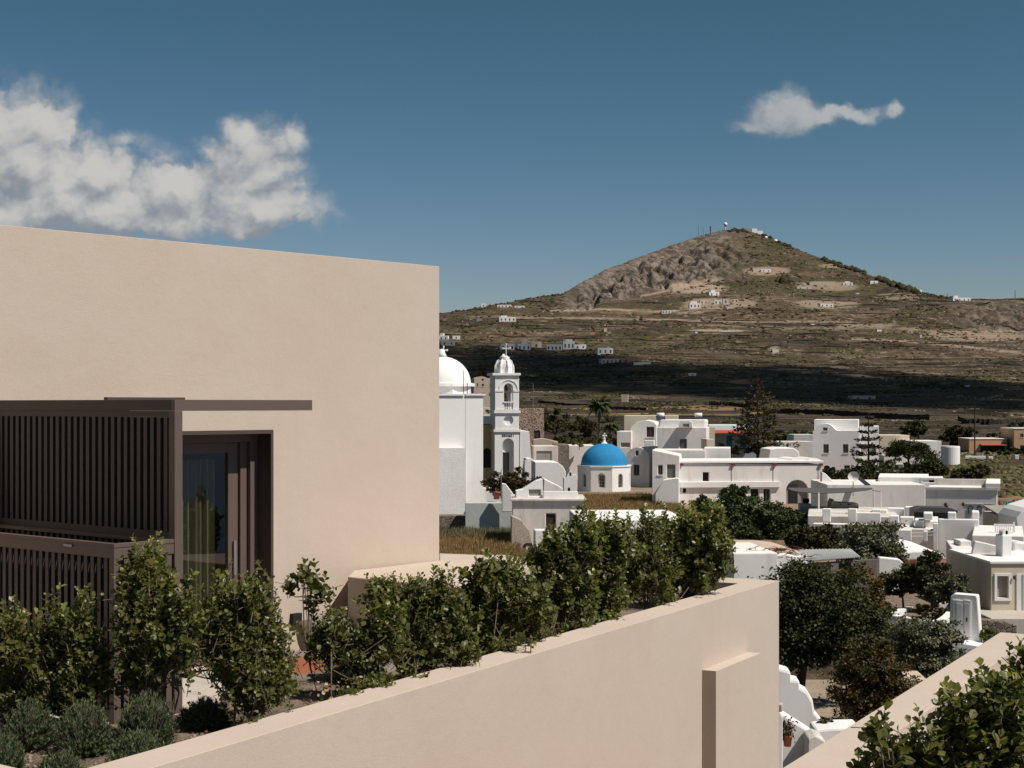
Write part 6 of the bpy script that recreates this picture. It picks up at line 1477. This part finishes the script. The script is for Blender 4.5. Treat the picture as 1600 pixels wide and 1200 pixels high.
# utility poles
def pole(label, px, pyt, pyb, Y, arms=True):
    r = empty('utility_pole', label, 'pole', P3(px, pyb, Y)); mb = MB(); mb.tube([P3(px, pyb, Y)-Vector((0, 0, 1)), P3(px, pyt, Y)], .16, .10, 7); mb.build('pole', M['bark_d'], r)
    if arms:
        for y in (pyt+2, pyt+5): mb = MB(); mb.tube([P3(px-7, y, Y), P3(px+7, y, Y)], .07, .07, 5); mb.build('crossarm', M['bark_d'], r)
        for dx in (-6, -3, 3, 6): mb = MB(); p = P3(px+dx, pyt+2, Y); mb.lathe(p, [(.09, 0), (.12, .12), (.05, .3), (.001, .32)], 6); mb.build('insulator', M['steel'], r)
pole('wooden utility pole with crossarms left of the apricot houses', 1523, 638, 712, 330)
mb = MB()
pa, pb2 = P3(1523, 641, 330), P3(1700, 628, 260)
for k in range(3): mb.tube([pa.lerp(pb2, i/10)+Vector((k*.5-.5, 0, -2.2*math.sin(math.pi*i/10))) for i in range(11)], .018, .018, 4, False)
for k in range(2): mb.tube([pa.lerp(P3(1190, 640, 420), i/10)+Vector((k*.5-.5, 0, -2.5*math.sin(math.pi*i/10))) for i in range(11)], .018, .018, 4, False)
tag(mb.build('power_line', M['iron'], None), 'thin power lines strung from the wooden utility pole', 'cable')

# straw field blades and weeds
def blades(name, n, fx, h, mat):
    px, Y, z = fx(n); X = (px-800)/F*Y; pos = np.stack([X, Y, z], -1)
    d = rng.normal(size=(n, 3))*.35+[0, 0, 1]; return leaves(name, pos, d, rng.normal(size=(n, 3)), h*rng.uniform(.5, 1.3, n), M[mat], None, 'needle', rng.uniform(0, 1, n), .12)
def fz(px, Y): return ground_z(px, Y)
blades('straw_grass', 30000, lambda n: (lambda p, y: (p, y, fz(p, y)))(rng.uniform(905, 1062, n), rng.uniform(150, 190, n)), .55, 'grass_dry')
blades('dry_grass', 22000, lambda n: (lambda p, y: (p, y, fz(p, y)))(rng.uniform(660, 812, n), rng.uniform(100, 137, n)), .5, 'grass_dry')
blades('green_weeds', 5000, lambda n: (lambda p, y: (p, y, fz(p, y)))(rng.uniform(680, 802, n), rng.uniform(131, 138, n)), .6, 'leaf_ol')
# ------------------------------------------------------------------ houses and marks on the mountain
def far_house(label, px, pyb, w, h, mat='white', nw=0, steps=(), cat='house'):
    Y, z = hit(px, pyb); Y += 4
    f = Fac(px-w/2, px+w/2, Y, random.uniform(-8, 14)); zb = z-4; zt = z+h/F*Y
    r = empty('hillside_house', label, cat, P3(px, pyb, Y), 'houses on the mountain slope'); dp = max(6, f.W*.5)
    hs = []
    for i in range(nw):
        a = f.W*(i+.5)/nw; ww = min(.9, f.W/nw*.22); z0 = z + (zt-z)*.25; z1 = z + (zt-z)*.68
        hs.append([(a-ww, z0), (a+ww, z0), (a+ww, z1), (a-ww, z1)])
    slab(f, [(0, zb), (f.W, zb), (f.W, zt), (0, zt)], 0, dp, hs, .5).build('wall', M[mat], r)
    for q in hs: slab(f, q, .3, .49).build('window', M['pane'], r)
    for (x0, x1, hh) in steps:
        mb = MB(); mb.box(f.O, f.u, f.v, zt+.001, zt+hh/F*Y, f.W*x0, f.W*x1, .5, dp-.5); mb.build('upper_storey', M[mat], r)
    return r
HL = [
 ('long low white house on the left shoulder below the cliff', 1048, 488, 28, 5, 'white', 6), ('white block house left of the hamlet', 1086, 481, 17, 9, 'white', 3, [(.1, .7, 3)]),
 ('topmost white house of the hamlet', 1116, 463, 16, 7, 'white2', 2, [(.2, .6, 3)]), ('cream house below the topmost white one', 1100, 474, 12, 7, 'cream', 2),
 ('middle white house of the hamlet', 1122, 474, 12, 8, 'white', 2), ('narrow pale tower house of the hamlet', 1134, 474, 9, 9, 'oldwhite', 1), ('pale house at the right of the hamlet', 1148, 472, 11, 6, 'cream', 2),
 ('beige ruin at the right end of the hamlet', 1168, 477, 20, 4, 'beige', 0), ('small pale hut below the hamlet', 1140, 482, 9, 5, 'oldwhite', 1), ('beige hut low in the hamlet', 1112, 482, 10, 5, 'beige', 1),
 ('white house with steps far left below the skyline', 793, 502, 26, 8, 'white', 4, [(.1, .5, 2)]), ('white windmill tower on the left skyline', 755, 481, 7, 7, 'white2', 1), ('long white house on the left skyline', 788, 481, 22, 5, 'white', 4),
 ('flat white house right of the long skyline house', 812, 481, 16, 4, 'white', 2), ('small blue roofed shed on the left slope', 749, 501, 9, 4, 'bluegrey', 0),
 ('white house beside the sand building upper one', 693, 530, 14, 8, 'white2', 2, [(.1, .5, 4)]), ('small white house right of the upper one', 713, 530, 12, 6, 'white', 1), ('grey blue house below them', 700, 540, 22, 8, 'greywhite', 2),
 ('white house just left of the bell tower cross', 793, 547, 22, 12, 'white', 3), ('taller white house right of the bell tower cross', 819, 547, 20, 12, 'white', 3, [(.3, .8, 4)]), ('beige farmhouse above the dark terraces', 838, 543, 16, 12, 'beige', 1),
 ('wide white house in the cloud shadow', 866, 547, 24, 11, 'white', 4), ('tall white house in the cloud shadow', 889, 546, 18, 14, 'white', 3, [(.2, .8, 3)]), ('low white wing at the end of the shaded row', 907, 545, 18, 8, 'white2', 2),
 ('white cube right of the shaded row', 946, 553, 24, 11, 'white', 3), ('pink long house with porch in the shadow', 956, 568, 32, 8, 'cream', 5), ('pink annex of the porch house', 978, 567, 16, 9, 'pink', 1), ('low white wall house right of the porch house', 1003, 569, 26, 4, 'white', 0),
 ('tiny white hut in the dark fields', 1082, 587, 12, 4, 'white', 1), ('pale hut high above the shaded fields', 946, 518, 5, 6, 'beige', 0), ('tiny white shrine on the terraces', 1088, 520, 4, 4, 'white2', 0),
 ('white house on the slope under the summit', 1197, 425, 16, 5, 'white', 2), ('beige walls left of the round tree', 1184, 424, 14, 5, 'oldwhite', 0), ('long beige ruin right of the round tree', 1285, 447, 40, 7, 'beige', 0), ('low white shed below the beige ruin', 1256, 452, 22, 4, 'white', 2),
 ('white house on the right slope', 1325, 446, 16, 5, 'white2', 2, [(.2, .7, 2)]), ('small white chapel on the right shoulder', 1366, 444, 12, 5, 'white2', 1), ('tiny white hut right of the white slope house', 1340, 460, 6, 3, 'white', 0),
 ('greenish beige house on the middle slope', 1272, 477, 26, 6, 'cream', 2), ('white fronted house on the middle slope', 1292, 480, 20, 6, 'white', 3), ('white hut near the right trees', 1436, 456, 9, 4, 'white2', 1),
 ('white house on the right skyline', 1503, 470, 28, 6, 'white2', 4, [(.05, .3, 3)]), ('white hut beneath the right skyline', 1270, 509, 6, 3, 'white2', 0), ('small pale hut on the right terraces', 1374, 518, 7, 4, 'white', 0), ('pale farm hut further right', 1422, 520, 8, 5, 'oldwhite', 1),
 ('white post house by the dirt road', 1439, 527, 3, 5, 'white2', 0), ('long pale concrete cistern on the left terraces', 1140, 518, 34, 4, 'oldwhite', 0), ('white chapel by the dark rocks', 1212, 550, 10, 6, 'oldwhite', 0),
 ('beige stone house in the dark field, right', 1350, 626, 36, 8, 'beige', 2), ('ruined hut at the foot of the shaded fields', 976, 628, 10, 12, 'beige', 0), ('pale hut at the lower left fields', 1021, 608, 16, 3, 'beige', 0), ('small white box by the right road', 1512, 605, 7, 3, 'white', 0)]
for h in HL: far_house(*h[:5], *(h[5:6] or ()), *(h[6:7] or ()), steps=h[7] if len(h) > 7 else ())
# summit buildings
Ys = 3398
sf = Fac(1176, 1190, Ys-25, 8); r = empty('summit_station', 'white two-part station building on the summit', 'building', P3(1183, 364, Ys))
slab(sf, [sf.az(*p) for p in rect(1175, 357, 1183, 372)], 0, 14).build('wall', M['white2'], r); slab(sf, [sf.az(*p) for p in rect(1183.3, 360.5, 1192, 374)], 0, 12).build('lower_wing', M['white2'], r)
slab(sf, [sf.az(*p) for p in rect(1160, 357, 1174.6, 364)], 0, 12).build('grey_wing', M['concrete'], r)
r = empty('radar_dome', 'round white radar ball on a mast on the summit', 'radar dome', P3(1133, 358, Ys)); p = P3(1133.5, 350.5, Ys-20); mb = MB(); rr_ = 3.0/F*Ys
mb.lathe(p, [(rr_*math.sin(t), -rr_*math.cos(t)) for t in [math.pi*i/12 for i in range(13)]], 20); mb.build('ball', M['white2'], r, 0, True); mb = MB(); mb.tube([P3(1133, 362, Ys-20), p-Vector((0, 0, rr_*.9))], 1.1, 1.1, 8); mb.build('mast', M['white'], r)
for i, (x, y0, y1, w_) in enumerate([(1091.5, 351, 368, .4), (1099, 354, 367, .35), (1110, 352, 366, 1.0), (1103, 360, 367, .5)]):
    mb = MB(); mb.tube([P3(x, y1, Ys-120), P3(x, y0, Ys-120)], w_, w_*.5, 5); 
    if i == 2:
        for y in (355, 357.5, 360): mb.tube([P3(x-1.6, y, Ys-120), P3(x+1.6, y, Ys-120)], .8, .8, 6)
    tag(mb.build('radio_mast', M['redtrim'] if i == 2 else M['iron'], None), ['tallest thin radio mast at the left of the summit', 'second thin radio mast left of the summit', 'thick red radio mast with antennas near the radar ball', 'short radio mast beside the thick red one'][i], 'mast')
for (x, y, lab) in ((1197, 372, 'small white dome right of the summit station'), (1212, 377, 'lower small white dome on the right ridge')):
    p = P3(x, y, yridge(x)-30); mb = MB(); mb.lathe(p, [(4*math.cos(t), 4*math.sin(t)) for t in [R(90)*i/6 for i in range(7)]], 14); tag(mb.build('white_dome', M['white2'], None, 0, True), lab, 'dome')
# small pale installations and rock along the summit
def far_tree_row(name, label, pts, Yoff, size, n):
    pos = []; 
    for i in range(n):
        k = random.random()*(len(pts)-1); a = int(k); t = k-a; px = pts[a][0]*(1-t)+pts[min(a+1, len(pts)-1)][0]*t
        Y = float(yridge(px))+Yoff+random.gauss(0, 10); pos.append((px+random.gauss(0, 1), Y))
    pa_ = np.array(pos); return scatter_blobs(name, pa_[:, 0], pa_[:, 1], size*rng.uniform(.6, 1.3, n), M['bushes'], 1.0)
for (nm, pts, yo, sz, n) in (('ridge_trees', [(1138, 0), (1168, 0)], -14, 3.6, 40), ('ridge_trees', [(1192, 0), (1240, 0)], -12, 3.2, 40), ('ridge_trees', [(1288, 0), (1352, 0)], -12, 4.2, 110), ('ridge_trees', [(1372, 0), (1434, 0)], -10, 4.8, 120), ('ridge_trees', [(700, 0), (880, 0)], -8, 2.0, 60), ('ridge_trees', [(1440, 0), (1500, 0)], -8, 2.6, 40)):
    far_tree_row(nm, '', pts, yo, sz, n)
Yq, zq = hit(1226, 441); 
q = np.stack([rng.normal(1226, 4, 40), np.full(40, Yq)+rng.normal(0, 8, 40)], -1); scatter_blobs('slope_grove', q[:, 0], q[:, 1], rng.uniform(4, 8, 40), M['bushes'], 1.3)
for (x, y0, y1) in ((1586, 453, 466), (1480, 458, 467)):
    Y = float(yridge(x))-10; mb = MB(); mb.tube([P3(x, y1, Y), P3(x, y0, Y)], .5, .4, 5); tag(mb.build('ridge_pole', M['iron'], None), 'pole on the skyline %s the white skyline house' % ('far right of' if x > 1500 else 'left of'), 'pole')

# ------------------------------------------------------------------ a real cloud high to the right, whose shadow lies over the lower fields
cv = Vector((SUN_X, SUN_Y, 0)) if False else None
Hc = 1000.0; k = Hc/math.tan(R(SUN_EL)); off = Vector((math.cos(R(SUN_AZ))*k, math.sin(R(SUN_AZ))*k, 0))
cl = []
def puff(px, py, rx, ry, rz):
    """lobe of the cloud standing over the ground point seen at (px, py)"""
    Y, z = hit(px, py); p = Vector(((px-800)/F*Y, Y, z)); kk = (Hc-z)/math.tan(R(SUN_EL)); c = p+Vector((math.cos(R(SUN_AZ))*kk, math.sin(R(SUN_AZ))*kk, Hc-z)); cl.append((c.x, c.y, c.z, rx, ry, rz))
def rowY(px, py): return hit(px, py)[0]
# outline of the shaded belt: (px, upper row, lower row)
belt = [(560, 535, 598), (640, 536, 600), (720, 545, 602), (800, 545, 603), (880, 548, 606), (950, 556, 610), (1020, 566, 613), (1090, 572, 617), (1150, 572, 620), (1220, 572, 626), (1290, 576, 630), (1360, 580, 634), (1440, 586, 637), (1520, 592, 640), (1600, 598, 642), (1700, 604, 645)]
rgc = np.random.default_rng(5)
for (px, pu, pl) in belt:
    Yu, Yl = rowY(px, pu), rowY(px, pl); n = 5
    for i in range(n):
        Y = Yl + (Yu-Yl)*(i+.5)/n; X = (px-800)/F*Y; z = gz(X, Y); kk = (Hc-z)/math.tan(R(SUN_EL))
        ry = (Yu-Yl)/n*.85; rx = 80/F*Y*.75
        cl.append((X+math.cos(R(SUN_AZ))*kk, Y+math.sin(R(SUN_AZ))*kk, Hc+rgc.normal()*12, rx*1.0, ry, 40+rgc.uniform(0, 25)))
uv_n, uv_m = 20, 12
V = []; Fq = []
for (x, y, z, rx, ry, rz) in cl:
    b = len(V)
    for i in range(uv_m+1):
        th = math.pi*i/uv_m
        for j in range(uv_n):
            ph = 2*math.pi*j/uv_n; d = (math.sin(th)*math.cos(ph), math.sin(th)*math.sin(ph), math.cos(th))
            w_ = 1+.22*math.sin(d[0]*7+x*.01)*math.cos(d[1]*6+y*.01)+.12*math.sin(d[2]*13+d[0]*11)
            V.append((x+rx*d[0]*w_, y+ry*d[1]*w_, z+rz*d[2]*w_*(1.0 if d[2] > 0 else .45)))
    for i in range(uv_m):
        for j in range(uv_n): q = (j+1) % uv_n; Fq.append((b+i*uv_n+j, b+(i+1)*uv_n+j, b+(i+1)*uv_n+q, b+i*uv_n+q))
m, t, p, o = mat_base('cloud_white'); p.inputs['Base Color'].default_value = (.85, .86, .88, 1); p.inputs['Roughness'].default_value = 1; p.inputs['Specular IOR Level'].default_value = 0
lw_ = t.add('ShaderNodeLayerWeight'); lw_.inputs[0].default_value = .5; tr_ = t.add('ShaderNodeBsdfTransparent'); mx_ = t.add('ShaderNodeMixShader')
t.l.new(t.m('ADD', .52, t.m('MULTIPLY', t.m('POWER', lw_.outputs['Facing'], 2.0), .47)), mx_.inputs[0]); t.l.new(p.outputs[0], mx_.inputs[1]); t.l.new(tr_.outputs[0], mx_.inputs[2]); t.l.new(mx_.outputs[0], o.inputs[0])
tag(fast('cloud', V, Fq, m, None, True), kind='structure')
print('triangles about', sum(len(o.data.polygons) for o in C.objects if o.type == 'MESH'))
